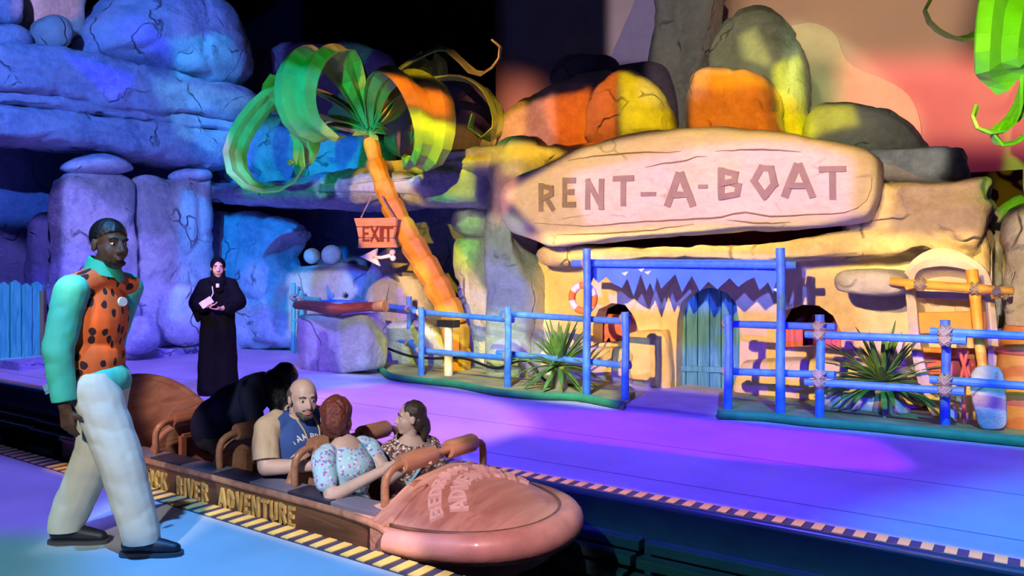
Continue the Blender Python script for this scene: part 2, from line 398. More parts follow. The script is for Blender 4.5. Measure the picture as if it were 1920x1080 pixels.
def stone(name, label, mat, plane, val, outline, depth, cat='rock', kind=None, parent=None, group=None, **kw):
    f = {'v': at_v, 'u': at_u, 'd': at_d}[plane]
    pts = [f(x, y, val) for x, y in outline]
    nrm = {'v': vec(0, -1, 0), 'u': vec(1, 0, 0), 'd': -FWD}[plane]
    kw.setdefault('seed', rnd.random() * 50)
    me = pebble(pts, nrm, depth, **kw)
    o = link(name, me, mat, parent)
    if parent is None: props(o, None if kind else label, None if kind else cat, group, kind)
    return o

def plate(outer, holes, off):
    """flat plate with holes; 3D points in one plane, thickness vector off"""
    bm = bmesh.new(); ed = []
    for loop in [outer] + holes:
        vs = [bm.verts.new(p) for p in loop]
        for a, b in zip(vs, vs[1:] + vs[:1]): ed.append(bm.edges.new((a, b)))
    bmesh.ops.triangle_fill(bm, use_beauty=True, use_dissolve=False, edges=ed)
    ext = bmesh.ops.extrude_face_region(bm, geom=list(bm.faces), use_keep_orig=True)
    bmesh.ops.translate(bm, verts=[g for g in ext['geom'] if isinstance(g, bmesh.types.BMVert)], vec=Vector(off))
    bmesh.ops.recalc_face_normals(bm, faces=bm.faces)
    me = bpy.data.meshes.new('plate'); bm.to_mesh(me); bm.free()
    return me

def ribbon(pts, width, wdir, thick=.02, n=40, crease=.0, taper=(.5, 1, .15)):
    """leaf strip swept along pts; wdir: list of width directions (interpolated); V-fold depth crease"""
    P = crom(pts, n, closed=False)
    WD = [Vector(w) for w in wdir]
    vs = []; fs = []
    cols = [-1, -.55, 0, .55, 1]
    zf = [.0, .55, 0, .55, 0]
    m5 = len(cols)
    for side in (0, 1):
        for i, p in enumerate(P):
            t = i / (n - 1)
            T = (P[min(i + 1, n - 1)] - P[max(i - 1, 0)]).normalized()
            s = t * (len(WD) - 1); j = min(int(s), len(WD) - 2) if len(WD) > 1 else 0
            w = WD[j].lerp(WD[j + 1], s - j) if len(WD) > 1 else WD[0]
            w = (w - T * w.dot(T)).normalized()
            N = T.cross(w).normalized()
            k = t * 2
            wd = (taper[0] + (taper[1] - taper[0]) * min(k * 1.6, 1)) if k < 1 else taper[1] + (taper[2] - taper[1]) * max(0, (k - 1)) ** 2.2
            for c, z in zip(cols, zf):
                vs.append(p + w * (c * width / 2 * wd) + N * (z * crease * wd + (thick / 2 if side else -thick / 2)))
    off = n * m5
    for i in range(n - 1):
        for c in range(m5 - 1):
            a = i * m5 + c
            fs.append((a, a + 1, a + m5 + 1, a + m5)); fs.append((off + a, off + a + m5, off + a + m5 + 1, off + a + 1))
        for c in (0, m5 - 1):
            a = i * m5 + c
            fs.append((a, a + m5, off + a + m5, off + a))
    for i in (0, n - 1):
        for c in range(m5 - 1):
            a = i * m5 + c
            fs.append((a, a + 1, off + a + 1, off + a))
    b = MB(); b.add(vs, fs)
    return b

# chiselled lettering: strokes in a box one unit high
GL = {
 'A': (.78, [[(0.02, 0), (.36, 1)], [(.42, 1), (.78, 0)], [(.18, .33), (.6, .33)]]),
 'B': (.68, [[(.06, 0), (.06, 1)], [(.03, .97), (.52, .84)], [(.54, .87), (.5, .6)], [(.53, .6), (.1, .5)], [(.35, .52), (.64, .42)], [(.64, .46), (.58, .12)], [(.6, .14), (.03, .03)]]),
 'C': (.62, [[(.58, .82), (.3, .98)], [(.34, .98), (.05, .7)], [(.06, .74), (.06, .28)], [(.05, .3), (.3, .03)], [(.27, .03), (.6, .16)]]),
 'D': (.7, [[(.06, 0), (.06, 1)], [(.03, .97), (.45, .86)], [(.42, .88), (.66, .55)], [(.66, .58), (.5, .14)], [(.54, .16), (.03, .03)]]),
 'E': (.56, [[(.06, 0), (.06, 1)], [(.03, .95), (.54, .96)], [(.06, .52), (.46, .52)], [(.03, .05), (.55, .05)]]),
 'I': (.14, [[(.07, 0), (.07, 1)]]),
 'K': (.66, [[(.06, 0), (.06, 1)], [(.1, .42), (.58, .98)], [(.26, .55), (.62, .02)]]),
 'M': (.86, [[(.05, 0), (.12, 1)], [(.12, .98), (.43, .3)], [(.43, .3), (.74, .98)], [(.74, 1), (.81, 0)]]),
 'N': (.7, [[(.06, 0), (.06, 1)], [(.06, .98), (.64, .04)], [(.64, 0), (.64, 1)]]),
 'O': (.74, [[(.3, 1), (.04, .52)], [(.04, .56), (.4, .0)], [(.36, .02), (.7, .45)], [(.7, .4), (.58, .96)], [(.62, .95), (.26, .97)]]),
 'P': (.62, [[(.06, 0), (.06, 1)], [(.03, .96), (.55, .86)], [(.56, .9), (.54, .52)], [(.56, .55), (.08, .44)]]),
 'R': (.66, [[(.08, 0), (.06, 1)], [(.03, .96), (.52, .86)], [(.54, .9), (.56, .6)], [(.57, .62), (.14, .45)], [(.3, .5), (.62, .03)]]),
 'T': (.72, [[(.36, 0), (.36, .95)], [(0, .93), (.72, .95)]]),
 'U': (.68, [[(.06, 1), (.06, .2)], [(.05, .25), (.3, .04)], [(.27, .04), (.62, .2)], [(.62, .15), (.62, 1)]]),
 'V': (.7, [[(0.03, 1), (.34, .02)], [(.36, .02), (.68, 1)]]),
 'X': (.66, [[(.02, 0), (.62, 1)], [(.02, 1), (.64, 0)]]),
 '-': (.42, [[(0, .45), (.42, .45)]]),
}
def strokes(mb, ch, mapf, th, d0, d1, sub=1):
    """mapf(s, t, d) -> world; one letter, strokes drawn as thin blocks"""
    _, segs = GL[ch]
    for k, (a, b) in enumerate(segs):
        a = Vector((a[0], a[1])); b = Vector((b[0], b[1]))
        e = (b - a).normalized(); nn = Vector((-e.y, e.x))
        wa = th * (.92 + .22 * rnd.random()) / 2; wb = th * (.92 + .22 * rnd.random()) / 2
        a2 = a - e * th * .28; b2 = b + e * th * .28
        vs = []; fs = []
        dd = d1 + (d1 - d0) * .06 * (k % 4)
        for i in range(sub + 1):
            t = i / sub; c = a2.lerp(b2, t); w = wa + (wb - wa) * t
            for (pp, d) in ((c + nn * w, d0), (c - nn * w, d0), (c - nn * w * .94, dd), (c + nn * w * .94, dd)):
                vs.append(mapf(pp.x, pp.y, d))
        for i in range(sub):
            o = i * 4
            for j in range(4):
                fs.append((o + j, o + (j + 1) % 4, o + 4 + (j + 1) % 4, o + 4 + j))
        fs.append((0, 1, 2, 3)); fs.append(tuple(sub * 4 + j for j in (3, 2, 1, 0)))
        mb.add(vs, fs)

# ---------------------------------------------------------------- materials
def nmat(name):
    m = bpy.data.materials.new(name); m.use_nodes = True
    nt = m.node_tree; b = nt.nodes['Principled BSDF']
    return m, nt, b
def N(nt, t, **kw):
    n = nt.nodes.new(t)
    for k, v in kw.items():
        if k.startswith('i_'):
            n.inputs[k[2:].replace('_', ' ')].default_value = v
        else: setattr(n, k, v)
    return n
def c4(c): return (c[0], c[1], c[2], 1)
def mixc(nt, fac, a, b):
    n = nt.nodes.new('ShaderNodeMix'); n.data_type = 'RGBA'
    if hasattr(fac, 'is_linked') or hasattr(fac, 'links'): nt.links.new(fac, n.inputs[0])
    else: n.inputs[0].default_value = fac
    for s, v in ((6, a), (7, b)):
        if hasattr(v, 'links'): nt.links.new(v, n.inputs[s])
        else: n.inputs[s].default_value = c4(v)
    return n.outputs[2]
def ramp(nt, fac, lo, hi):
    n = nt.nodes.new('ShaderNodeMapRange'); n.inputs[1].default_value = lo; n.inputs[2].default_value = hi
    nt.links.new(fac, n.inputs[0]); n.clamp = True
    return n.outputs[0]
def plain(name, col, rough=.6, metal=0, vary=.12, vsc=6, bump=0, bsc=30, coat=0, spec=None):
    m, nt, b = nmat(name)
    tc = N(nt, 'ShaderNodeTexCoord')
    nz = N(nt, 'ShaderNodeTexNoise'); nz.inputs['Scale'].default_value = vsc; nz.inputs['Detail'].default_value = 5
    nt.links.new(tc.outputs['Object'], nz.inputs['Vector'])
    f = ramp(nt, nz.outputs[0], .3, .7)
    dk = tuple(c * (1 - vary) for c in col); lt = tuple(min(1, c * (1 + vary)) for c in col)
    nt.links.new(mixc(nt, f, dk, lt), b.inputs['Base Color'])
    b.inputs['Roughness'].default_value = rough; b.inputs['Metallic'].default_value = metal
    if coat: b.inputs['Coat Weight'].default_value = coat
    if spec is not None: b.inputs['Specular IOR Level'].default_value = spec
    if bump:
        n2 = N(nt, 'ShaderNodeTexNoise'); n2.inputs['Scale'].default_value = bsc; n2.inputs['Detail'].default_value = 6
        nt.links.new(tc.outputs['Object'], n2.inputs['Vector'])
        bp = N(nt, 'ShaderNodeBump'); bp.inputs['Strength'].default_value = bump; bp.inputs['Distance'].default_value = .02
        nt.links.new(n2.outputs[0], bp.inputs['Height']); nt.links.new(bp.outputs[0], b.inputs['Normal'])
    return m
def rockm(name, a, b_, crack=.55, csc=.75, rough=.85, bump=.8, hz=1.0):
    """plastered scenic rock: two-tone mottling, pits, a few dark cracks"""
    m, nt, b = nmat(name)
    tc = N(nt, 'ShaderNodeTexCoord'); geo = N(nt, 'ShaderNodeNewGeometry')
    pos = geo.outputs['Position']
    mp = N(nt, 'ShaderNodeMapping'); mp.inputs['Scale'].default_value = (1, 1, hz); nt.links.new(pos, mp.inputs[0])
    n1 = N(nt, 'ShaderNodeTexNoise'); n1.inputs['Scale'].default_value = 1.3; n1.inputs['Detail'].default_value = 6; n1.inputs['Roughness'].default_value = .62
    n2 = N(nt, 'ShaderNodeTexNoise'); n2.inputs['Scale'].default_value = 9; n2.inputs['Detail'].default_value = 8; n2.inputs['Roughness'].default_value = .7
    nw = N(nt, 'ShaderNodeTexNoise'); nw.inputs['Scale'].default_value = 1.1; nw.inputs['Detail'].default_value = 3
    for q in (n1, n2, nw): nt.links.new(mp.outputs[0], q.inputs['Vector'])
    base = mixc(nt, ramp(nt, n1.outputs[0], .35, .65), a, b_)
    base = mixc(nt, ramp(nt, n2.outputs[0], .45, .9), base, tuple(min(1, c * 1.2) for c in b_))
    dk = tuple(c * .6 for c in a)
    base = mixc(nt, ramp(nt, n2.outputs[0], .40, .15), base, dk)
    # warped cells: their borders are the cracks
    vm = N(nt, 'ShaderNodeVectorMath', operation='MULTIPLY_ADD'); vm.inputs[1].default_value = (1.3, 1.3, 1.3)
    nt.links.new(nw.outputs['Color'], vm.inputs[0]); nt.links.new(mp.outputs[0], vm.inputs[2])
    vo = N(nt, 'ShaderNodeTexVoronoi', feature='DISTANCE_TO_EDGE'); vo.inputs['Scale'].default_value = csc
    nt.links.new(vm.outputs[0], vo.inputs['Vector'])
    cr = ramp(nt, vo.outputs['Distance'], .018, .0)
    gate = ramp(nt, n1.outputs[0], .50, .58)
    mu = N(nt, 'ShaderNodeMath', operation='MULTIPLY'); nt.links.new(cr, mu.inputs[0]); nt.links.new(gate, mu.inputs[1])
    mc = N(nt, 'ShaderNodeMath', operation='MULTIPLY'); nt.links.new(mu.outputs[0], mc.inputs[0]); mc.inputs[1].default_value = crack
    base = mixc(nt, mc.outputs[0], base, tuple(c * .25 for c in a))
    nt.links.new(base, b.inputs['Base Color'])
    b.inputs['Roughness'].default_value = rough
    b.inputs['Specular IOR Level'].default_value = .25
    h = N(nt, 'ShaderNodeMath', operation='MULTIPLY_ADD'); nt.links.new(n1.outputs[0], h.inputs[0]); h.inputs[1].default_value = 2.2; nt.links.new(n2.outputs[0], h.inputs[2])
    h2 = N(nt, 'ShaderNodeMath', operation='SUBTRACT'); nt.links.new(h.outputs[0], h2.inputs[0]); nt.links.new(mu.outputs[0], h2.inputs[1])
    bp = N(nt, 'ShaderNodeBump'); bp.inputs['Strength'].default_value = bump; bp.inputs['Distance'].default_value = .05
    nt.links.new(h2.outputs[0], bp.inputs['Height']); nt.links.new(bp.outputs[0], b.inputs['Normal'])
    return m
def woodm(name, a, b_, rough=.5, axis=0, sc=4, coat=0, bump=.25):
    m, nt, b = nmat(name)
    tc = N(nt, 'ShaderNodeTexCoord'); mp = N(nt, 'ShaderNodeMapping')
    s = [sc * 4] * 3; s[axis] = sc * .35; mp.inputs['Scale'].default_value = s
    nt.links.new(tc.outputs['Object'], mp.inputs[0])
    nz = N(nt, 'ShaderNodeTexNoise'); nz.inputs['Scale'].default_value = 1; nz.inputs['Detail'].default_value = 7; nz.inputs['Distortion'].default_value = 1.4
    nt.links.new(mp.outputs[0], nz.inputs['Vector'])
    f = ramp(nt, nz.outputs[0], .32, .68)
    nt.links.new(mixc(nt, f, a, b_), b.inputs['Base Color'])
    b.inputs['Roughness'].default_value = rough
    if coat: b.inputs['Coat Weight'].default_value = coat
    bp = N(nt, 'ShaderNodeBump'); bp.inputs['Strength'].default_value = bump; bp.inputs['Distance'].default_value = .015
    nt.links.new(nz.outputs[0], bp.inputs['Height']); nt.links.new(bp.outputs[0], b.inputs['Normal'])
    return m

# ================================================================= materials
M = {}
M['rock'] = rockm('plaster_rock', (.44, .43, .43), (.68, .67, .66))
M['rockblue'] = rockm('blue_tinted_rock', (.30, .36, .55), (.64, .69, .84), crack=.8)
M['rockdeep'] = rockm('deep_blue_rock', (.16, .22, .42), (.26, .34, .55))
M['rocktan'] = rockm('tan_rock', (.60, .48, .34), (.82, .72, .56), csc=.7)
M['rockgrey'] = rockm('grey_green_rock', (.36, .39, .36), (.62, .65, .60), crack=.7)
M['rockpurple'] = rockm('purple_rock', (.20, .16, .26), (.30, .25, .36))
M['sign'] = rockm('sign_stone', (.76, .66, .52), (.86, .78, .66), crack=.5, csc=.5, bump=.3, hz=2.2)
M['signletter'] = plain('carved_letter', (.36, .29, .25), .9, bump=.3)  # one even dark tone for the letters
M['facade'] = rockm('facade_plaster', (.72, .60, .40), (.82, .72, .52), crack=.3, csc=.5, bump=.3)
M['floor'] = plain('street_floor', (.62, .58, .68), .55, vary=.16, vsc=1.1, bump=.12, bsc=14)
M['deck'] = plain('platform_floor', (.58, .60, .64), .5, vary=.12, vsc=1.6, bump=.1, bsc=18)
M['black'] = plain('black_paint', (.012, .014, .018), .35)
M['unlitblack'] = plain('unlit_black', (.006, .006, .012), .95, spec=0)  # near-black colour standing for the unlit dark of the hall
M['trough'] = plain('wet_dark_concrete', (.04, .06, .065), .25, bump=.3, bsc=8)
M['trackslab'] = plain('track_slab', (.20, .25, .23), .4, bump=.4, bsc=12)
M['trackedge'] = plain('teal_rubber_edge', (.035, .09, .10), .25)
M['yellow'] = plain('hazard_yellow', (.85, .60, .18), .6)
M['navy'] = plain('hazard_navy', (.05, .05, .12), .6)
M['bluepole'] = plain('blue_painted_pole', (.06, .22, .92), .5, vary=.25, vsc=14, bump=.25, bsc=25)
M['rope'] = plain('jute_lashing', (.42, .33, .30), .9, bump=.8, bsc=70)
M['tealdoor'] = woodm('teal_planks', (.03, .22, .42), (.14, .44, .62), .6, axis=2, sc=5)
M['tealfence'] = woodm('green_teal_planks', (.03, .34, .36), (.16, .60, .56), .6, axis=2, sc=5)
M['brownpole'] = woodm('brown_pole', (.30, .13, .06), (.48, .24, .12), .6, axis=2)
M['bed'] = plain('planting_bed', (.34, .32, .14), .9, vary=.45, vsc=1.7, bump=.5, bsc=12)
M['bedrim'] = plain('green_bed_rim', (.04, .34, .14), .7, vary=.2)
M['path'] = plain('sand_path', (.60, .55, .50), .85, vary=.15, vsc=3, bump=.3)
M['maroon'] = plain('maroon_interior', (.16, .010, .03), .8)
M['pinkcloth'] = plain('pink_curtain', (.86, .24, .36), .85, vary=.2)
M['orange'] = plain('orange_paint', (.86, .30, .04), .55, vary=.2, vsc=5, bump=.2)
M['drop'] = plain('painted_backdrop', (.62, .48, .42), .95, vary=.07, vsc=.8, spec=.1)
M['dropdune'] = plain('painted_dune', (.70, .62, .46), .95, vary=.05, spec=.1)
M['droplav'] = plain('painted_lavender_spire', (.34, .30, .40), .95, vary=.05, spec=.1)

M['seam'] = plain('floor_seam', (.22, .20, .26), .8)
M['crack'] = plain('carved_crack', (.30, .22, .15), .95)
# ================================================================= setting
def slabbox(name, lo, hi, mat, kind='structure'):
    b = MB(); lo = Vector(lo); hi = Vector(hi)
    b.box((lo + hi) / 2, hi - lo)
    return props(b.build(name, mat), kind=kind)
NE, FE = 2.98, 4.62          # channel edges
slabbox('floor', (-16, -4, -1.2), (8, NE, 0), M['deck'])
slabbox('floor_street', (-16, FE, -1.2), (8, 14, 0), M['floor'])
slabbox('floor_channel', (-16, NE, -1.3), (8, FE, -.78), M['trough'])
slabbox('wall_back', (-15, 10.75, 0), (-5.2, 11.0, 3.9), M['rockdeep'])
slabbox('wall_left', (-14.9, 3.0, 0), (-14.35, 10.9, 4.4), M['rockdeep'])
slabbox('ceiling', (-34, -6, 9.4), (10, 14.5, 9.6), M['unlitblack'])
slabbox('wall_unlit_dark', (-34, 12.5, -.2), (at_v(928, 100, 12.6).x, 12.6, 9.4), M['unlitblack'])  # black sheet put in where the backdrop is only unlit
# painted backdrop cloth with shallow folds
b = MB(); vs = []; fs = []
x0, x1, nx = -11.2, 9.0, 170
for i in range(nx):
    x = x0 + (x1 - x0) * i / (nx - 1)
    y = 12.75 + .035 * math.sin(x * 2.3) + .02 * math.sin(x * 7.1 + 1)
    vs += [(x, y, -.1), (x, y, 9.4), (x, y + .05, -.1), (x, y + .05, 9.4)]
for i in range(nx - 1):
    a = i * 4
    fs += [(a, a + 4, a + 5, a + 1), (a + 2, a + 3, a + 7, a + 6), (a + 1, a + 5, a + 7, a + 3), (a, a + 2, a + 6, a + 4)]
b.add(vs, fs)
drop = props(b.build('wall_backdrop', M['drop'], smooth=True), kind='structure')
def flat(px, v): return [at_v(x, y, v) for x, y in px]
for nm, mat, px in (('painted_dune', 'dropdune', [(1478, 70), (1490, 50), (1520, 42), (1555, 55), (1572, 75), (1580, 100), (1600, 125), (1660, 150), (1700, 175), (1722, 215), (1728, 260), (1728, 330), (1478, 330)]),
                    ('painted_spire', 'droplav', [(1205, -60), (1190, 0), (1165, 60), (1145, 110), (1145, 160), (1150, 200), (1260, 200), (1260, -60)])):
    b = MB(); b.prism(crom(flat(px, 12.62), 60), (0, .06, 0))
    b.build(nm, M[mat], drop)

# hazard markings on both channel edges: dark band with yellow blocks
for nm, y0, y1, mat, per, ua, ub, sl in (('trim_1', NE - .155, NE - .005, 'navy', .118, -13.5, 1.0, .0), ('trim_2', FE + .02, FE + .15, 'navy', .112, -13.5, 2.2, .0)):
    b = MB(); b.box(((ua + ub) / 2, (y0 + y1) / 2, .002), (ub - ua, y1 - y0, .006))
    t = props(b.build(nm, M[mat]), kind='structure')
    mb = MB(); mb.box((0, 0, 0), (per * .52, (y1 - y0) * .96, .006))
    me0 = mb.mesh('yellow_block'); me0.materials.append(M['yellow'])
    u = ua + per
    while u < ub - per:
        o = bpy.data.objects.new('yellow_block', me0); COL.objects.link(o)
        o.parent = t; o.location = Vector((u, (y0 + y1) / 2, .0075)) - ORG[t]; ORG[o] = ORG[t]
        u += per
fl = bpy.data.objects['floor_street']
for v in (6.15, 5.12):
    b = MB(); b.box((-5, v, .0005), (22, .009, .002)); b.build('seam', M['seam'], fl)
# channel lining: rounded black edge, ledges, track slabs
b = MB()
b.tube([(-16, FE + .0, -.03), (8, FE + .0, -.03)], .045, 12)
b.box((-4, FE - .02, -.35), (24, .05, .66))
props(b.build('trim_3', M['trackedge'], smooth='auto'), kind='structure')
b = MB()
b.box((-4, NE + .01, -.4), (24, .03, .74))
props(b.build('trim_4', M['black']), kind='structure')
tr = thing('ride_track', 'dark teal ride track of beams and slabs along the channel bottom', 'track', (-4, 3.8, -.78))
for v, z, w, h in ((4.53, -.25, .09, .07), (4.41, -.31, .10, .06), (4.30, -.38, .09, .06), (3.30, -.62, .10, .16)):
    for k in range(12):
        ua = -15.5 + k * 1.92; b = MB(); b.bar((ua, v - .012 * (k % 2), z), (ua + 1.88, v + .01 * (k % 3), z), w, h); b.build('beam', M['trackedge'], tr, bevel=.01)
for i in range(46):
    u = -15 + i * .48
    zz_ = -.55 if u > -1.9 else -.725
    b = MB(); b.box((u, 3.70 + .01 * (i % 3), zz_ + .008 * (i % 2)), (.44, 1.0 if u > -1.9 else .8, .11)); b.build('slab', M['trackslab'], tr, bevel=.01)
for i in range(17):
    u = -14.5 + i * 1.3
    b = MB(); b.box((u, 4.46, -.56), (.09, .26, .40)); b.build('bracket', M['trackedge'], tr, bevel=.01)

# planting beds along the shop front and path slab
def bed(name, px, h, mat, rim, z=0):
    pts = [at_z(x, y, 0) for x, y in px]
    b = MB(); b.prism(crom(pts, 80) if rim else pts, (0, 0, h))
    o = props(b.build(name, M[mat]), kind='structure')
    return o, pts
o, pts = bed('floor_bed', [(712, 696), (735, 712), (790, 720), (860, 728), (930, 742), (1010, 750), (1080, 752), (1150, 765), (1170, 768), (1180, 730), (1040, 690), (880, 668), (730, 655), (700, 668)], .05, 'bed', True)
b = MB(); cp = crom([(p.x, p.y, .045) for p in pts[:9]], 40, False); b.tube(cp, .045, 8); props(b.build('trim_5', M['bedrim'], smooth=True), kind='structure')
o, pts = bed('floor_bed_right', [(1345, 786), (1430, 790), (1520, 800), (1620, 808), (1720, 818), (1820, 828), (1990, 845), (2060, 800), (1800, 735), (1400, 725), (1348, 745)], .05, 'bed', False)
b = MB(); cp = crom([(p.x, p.y, .045) for p in pts[:7]], 40, False); b.tube(cp, .045, 8); props(b.build('trim_6', M['bedrim'], smooth=True), kind='structure')
bed('floor_path', [(1168, 764), (1250, 772), (1343, 783), (1375, 735), (1290, 725), (1215, 740)], .03, 'path', False)
slabbox('floor_plinth', (-14.3, 5.3, 0), (-12.45, 10.5, .12), M['rockblue'])

# ================================================================= left rock wall
R = stone
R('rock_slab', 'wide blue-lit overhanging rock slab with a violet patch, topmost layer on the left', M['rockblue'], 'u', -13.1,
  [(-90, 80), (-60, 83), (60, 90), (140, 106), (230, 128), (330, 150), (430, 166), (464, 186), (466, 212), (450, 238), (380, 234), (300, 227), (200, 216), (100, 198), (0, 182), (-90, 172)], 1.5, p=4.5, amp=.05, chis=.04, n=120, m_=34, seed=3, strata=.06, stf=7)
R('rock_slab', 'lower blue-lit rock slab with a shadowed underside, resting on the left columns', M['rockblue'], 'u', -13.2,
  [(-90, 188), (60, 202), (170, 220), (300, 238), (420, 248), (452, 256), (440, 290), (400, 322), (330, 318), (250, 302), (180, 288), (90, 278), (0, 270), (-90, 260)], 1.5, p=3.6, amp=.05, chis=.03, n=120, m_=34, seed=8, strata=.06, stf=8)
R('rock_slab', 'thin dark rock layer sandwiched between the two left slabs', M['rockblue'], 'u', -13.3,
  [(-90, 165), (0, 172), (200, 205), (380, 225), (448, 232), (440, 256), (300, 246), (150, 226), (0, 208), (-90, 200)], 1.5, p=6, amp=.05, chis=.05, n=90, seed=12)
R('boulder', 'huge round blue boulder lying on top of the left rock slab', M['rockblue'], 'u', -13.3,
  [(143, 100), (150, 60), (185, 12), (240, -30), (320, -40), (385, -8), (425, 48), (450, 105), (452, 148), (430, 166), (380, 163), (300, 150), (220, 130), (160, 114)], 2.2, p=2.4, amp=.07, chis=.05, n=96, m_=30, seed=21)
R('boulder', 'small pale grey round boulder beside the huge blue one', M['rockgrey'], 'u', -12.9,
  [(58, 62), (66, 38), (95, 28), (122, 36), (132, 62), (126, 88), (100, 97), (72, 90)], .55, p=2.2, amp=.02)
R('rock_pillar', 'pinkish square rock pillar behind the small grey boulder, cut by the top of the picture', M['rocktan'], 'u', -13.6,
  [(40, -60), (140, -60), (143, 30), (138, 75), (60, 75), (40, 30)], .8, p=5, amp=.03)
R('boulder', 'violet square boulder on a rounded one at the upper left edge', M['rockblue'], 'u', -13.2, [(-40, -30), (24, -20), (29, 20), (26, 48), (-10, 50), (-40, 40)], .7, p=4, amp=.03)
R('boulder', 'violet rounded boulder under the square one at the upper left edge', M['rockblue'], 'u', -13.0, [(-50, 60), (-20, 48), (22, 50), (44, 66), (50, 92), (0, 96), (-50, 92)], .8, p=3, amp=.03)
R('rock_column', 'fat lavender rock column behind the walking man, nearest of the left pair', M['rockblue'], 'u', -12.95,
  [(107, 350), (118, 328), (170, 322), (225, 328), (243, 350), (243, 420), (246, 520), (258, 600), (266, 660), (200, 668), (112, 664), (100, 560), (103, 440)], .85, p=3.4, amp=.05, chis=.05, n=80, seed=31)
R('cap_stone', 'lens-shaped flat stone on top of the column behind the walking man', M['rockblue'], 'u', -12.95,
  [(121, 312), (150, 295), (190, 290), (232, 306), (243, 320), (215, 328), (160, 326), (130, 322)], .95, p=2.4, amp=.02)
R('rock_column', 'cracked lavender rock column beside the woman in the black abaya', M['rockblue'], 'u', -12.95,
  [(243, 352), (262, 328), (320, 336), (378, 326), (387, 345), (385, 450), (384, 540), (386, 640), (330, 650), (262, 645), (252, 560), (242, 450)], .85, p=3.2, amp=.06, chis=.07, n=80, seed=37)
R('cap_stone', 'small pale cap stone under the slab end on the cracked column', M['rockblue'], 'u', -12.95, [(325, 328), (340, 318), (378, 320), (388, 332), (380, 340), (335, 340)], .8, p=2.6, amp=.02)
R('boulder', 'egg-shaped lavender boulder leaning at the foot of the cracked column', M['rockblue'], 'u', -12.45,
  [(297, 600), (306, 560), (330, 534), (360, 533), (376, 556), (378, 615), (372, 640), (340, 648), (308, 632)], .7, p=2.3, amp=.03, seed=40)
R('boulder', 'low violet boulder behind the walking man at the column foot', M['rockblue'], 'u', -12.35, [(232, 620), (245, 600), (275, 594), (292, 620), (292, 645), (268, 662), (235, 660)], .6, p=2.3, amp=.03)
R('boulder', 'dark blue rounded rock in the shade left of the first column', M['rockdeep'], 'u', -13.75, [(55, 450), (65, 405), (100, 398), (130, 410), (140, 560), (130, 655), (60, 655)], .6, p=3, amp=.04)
# teal plank fence
tf = thing('plank_fence', 'weathered teal plank fence panel on the far left', 'fence', at_z(40, 682, 0.0))
xs = [-62, -44, -24, -4, 16, 37, 57, 78]
for i, (a, c) in enumerate(zip(xs, xs[1:])):
    U_ = -13.3
    t = [528, 532, 527, 531, 528, 534, 530][i]
    p = [at_u(a + 1, 680, U_), at_u(c - 1, 680, U_), at_u(c - 1, t + 4, U_), at_u((a + c) / 2, t - 3, U_), at_u(a + 1, t + 2, U_)]
    b = MB(); b.prism(p, (.05 + .012 * (i % 3), 0, 0)); b.build('plank', M['tealfence'], tf, bevel=.006)
b = MB(); p0 = at_u(-62, 662, -13.33); p1 = at_u(78, 662, -13.33); b.bar(p0, p1, .04, .09); b.build('rail', M['brownpole'], tf)
b = MB(); b.tube([at_u(81, 680, -13.25), at_u(79, 545, -13.25)], [.045, .04], 10)
props(b.build('wooden_post', M['brownpole'], smooth='auto'), 'brown wooden post beside the teal plank fence', 'post')

# ================================================================= middle rocks
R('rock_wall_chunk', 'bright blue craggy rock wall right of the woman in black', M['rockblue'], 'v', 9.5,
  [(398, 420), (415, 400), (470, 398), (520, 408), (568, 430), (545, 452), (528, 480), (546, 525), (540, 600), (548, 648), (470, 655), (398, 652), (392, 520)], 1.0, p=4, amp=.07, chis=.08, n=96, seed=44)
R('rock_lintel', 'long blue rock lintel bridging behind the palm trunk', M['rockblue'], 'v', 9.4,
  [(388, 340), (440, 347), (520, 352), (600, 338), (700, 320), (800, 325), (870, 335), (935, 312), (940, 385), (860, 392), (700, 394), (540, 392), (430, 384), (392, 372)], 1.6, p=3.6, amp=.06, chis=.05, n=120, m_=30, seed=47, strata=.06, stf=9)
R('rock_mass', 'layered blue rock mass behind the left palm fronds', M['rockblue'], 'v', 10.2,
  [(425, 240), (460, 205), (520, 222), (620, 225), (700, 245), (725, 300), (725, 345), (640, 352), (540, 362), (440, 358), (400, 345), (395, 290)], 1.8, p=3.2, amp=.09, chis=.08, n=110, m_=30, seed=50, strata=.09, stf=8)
R('rock_ledge', 'orange-lit flat rock ledge left of the shop sign', M['rockgrey'], 'v', 9.6,
  [(715, 306), (800, 300), (900, 288), (1000, 278), (1075, 276), (1075, 310), (940, 345), (870, 338), (800, 340), (720, 335)], 1.5, p=4, amp=.04, chis=.04, n=100, seed=52, strata=.05, stf=10)
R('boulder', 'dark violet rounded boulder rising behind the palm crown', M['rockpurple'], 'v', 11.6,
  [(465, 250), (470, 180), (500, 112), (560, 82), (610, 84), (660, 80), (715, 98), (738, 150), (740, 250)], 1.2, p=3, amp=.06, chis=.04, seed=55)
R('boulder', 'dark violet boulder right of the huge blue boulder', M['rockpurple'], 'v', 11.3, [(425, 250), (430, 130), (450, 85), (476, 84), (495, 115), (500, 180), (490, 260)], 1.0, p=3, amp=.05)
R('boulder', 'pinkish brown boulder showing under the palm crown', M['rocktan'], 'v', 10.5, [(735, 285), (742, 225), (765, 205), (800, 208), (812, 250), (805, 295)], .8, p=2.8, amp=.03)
R('boulder', 'dusky violet boulder behind the right palm fronds', M['rockpurple'], 'v', 10.9, [(800, 300), (805, 200), (840, 150), (890, 160), (915, 215), (915, 300)], .9, p=2.8, amp=.04)
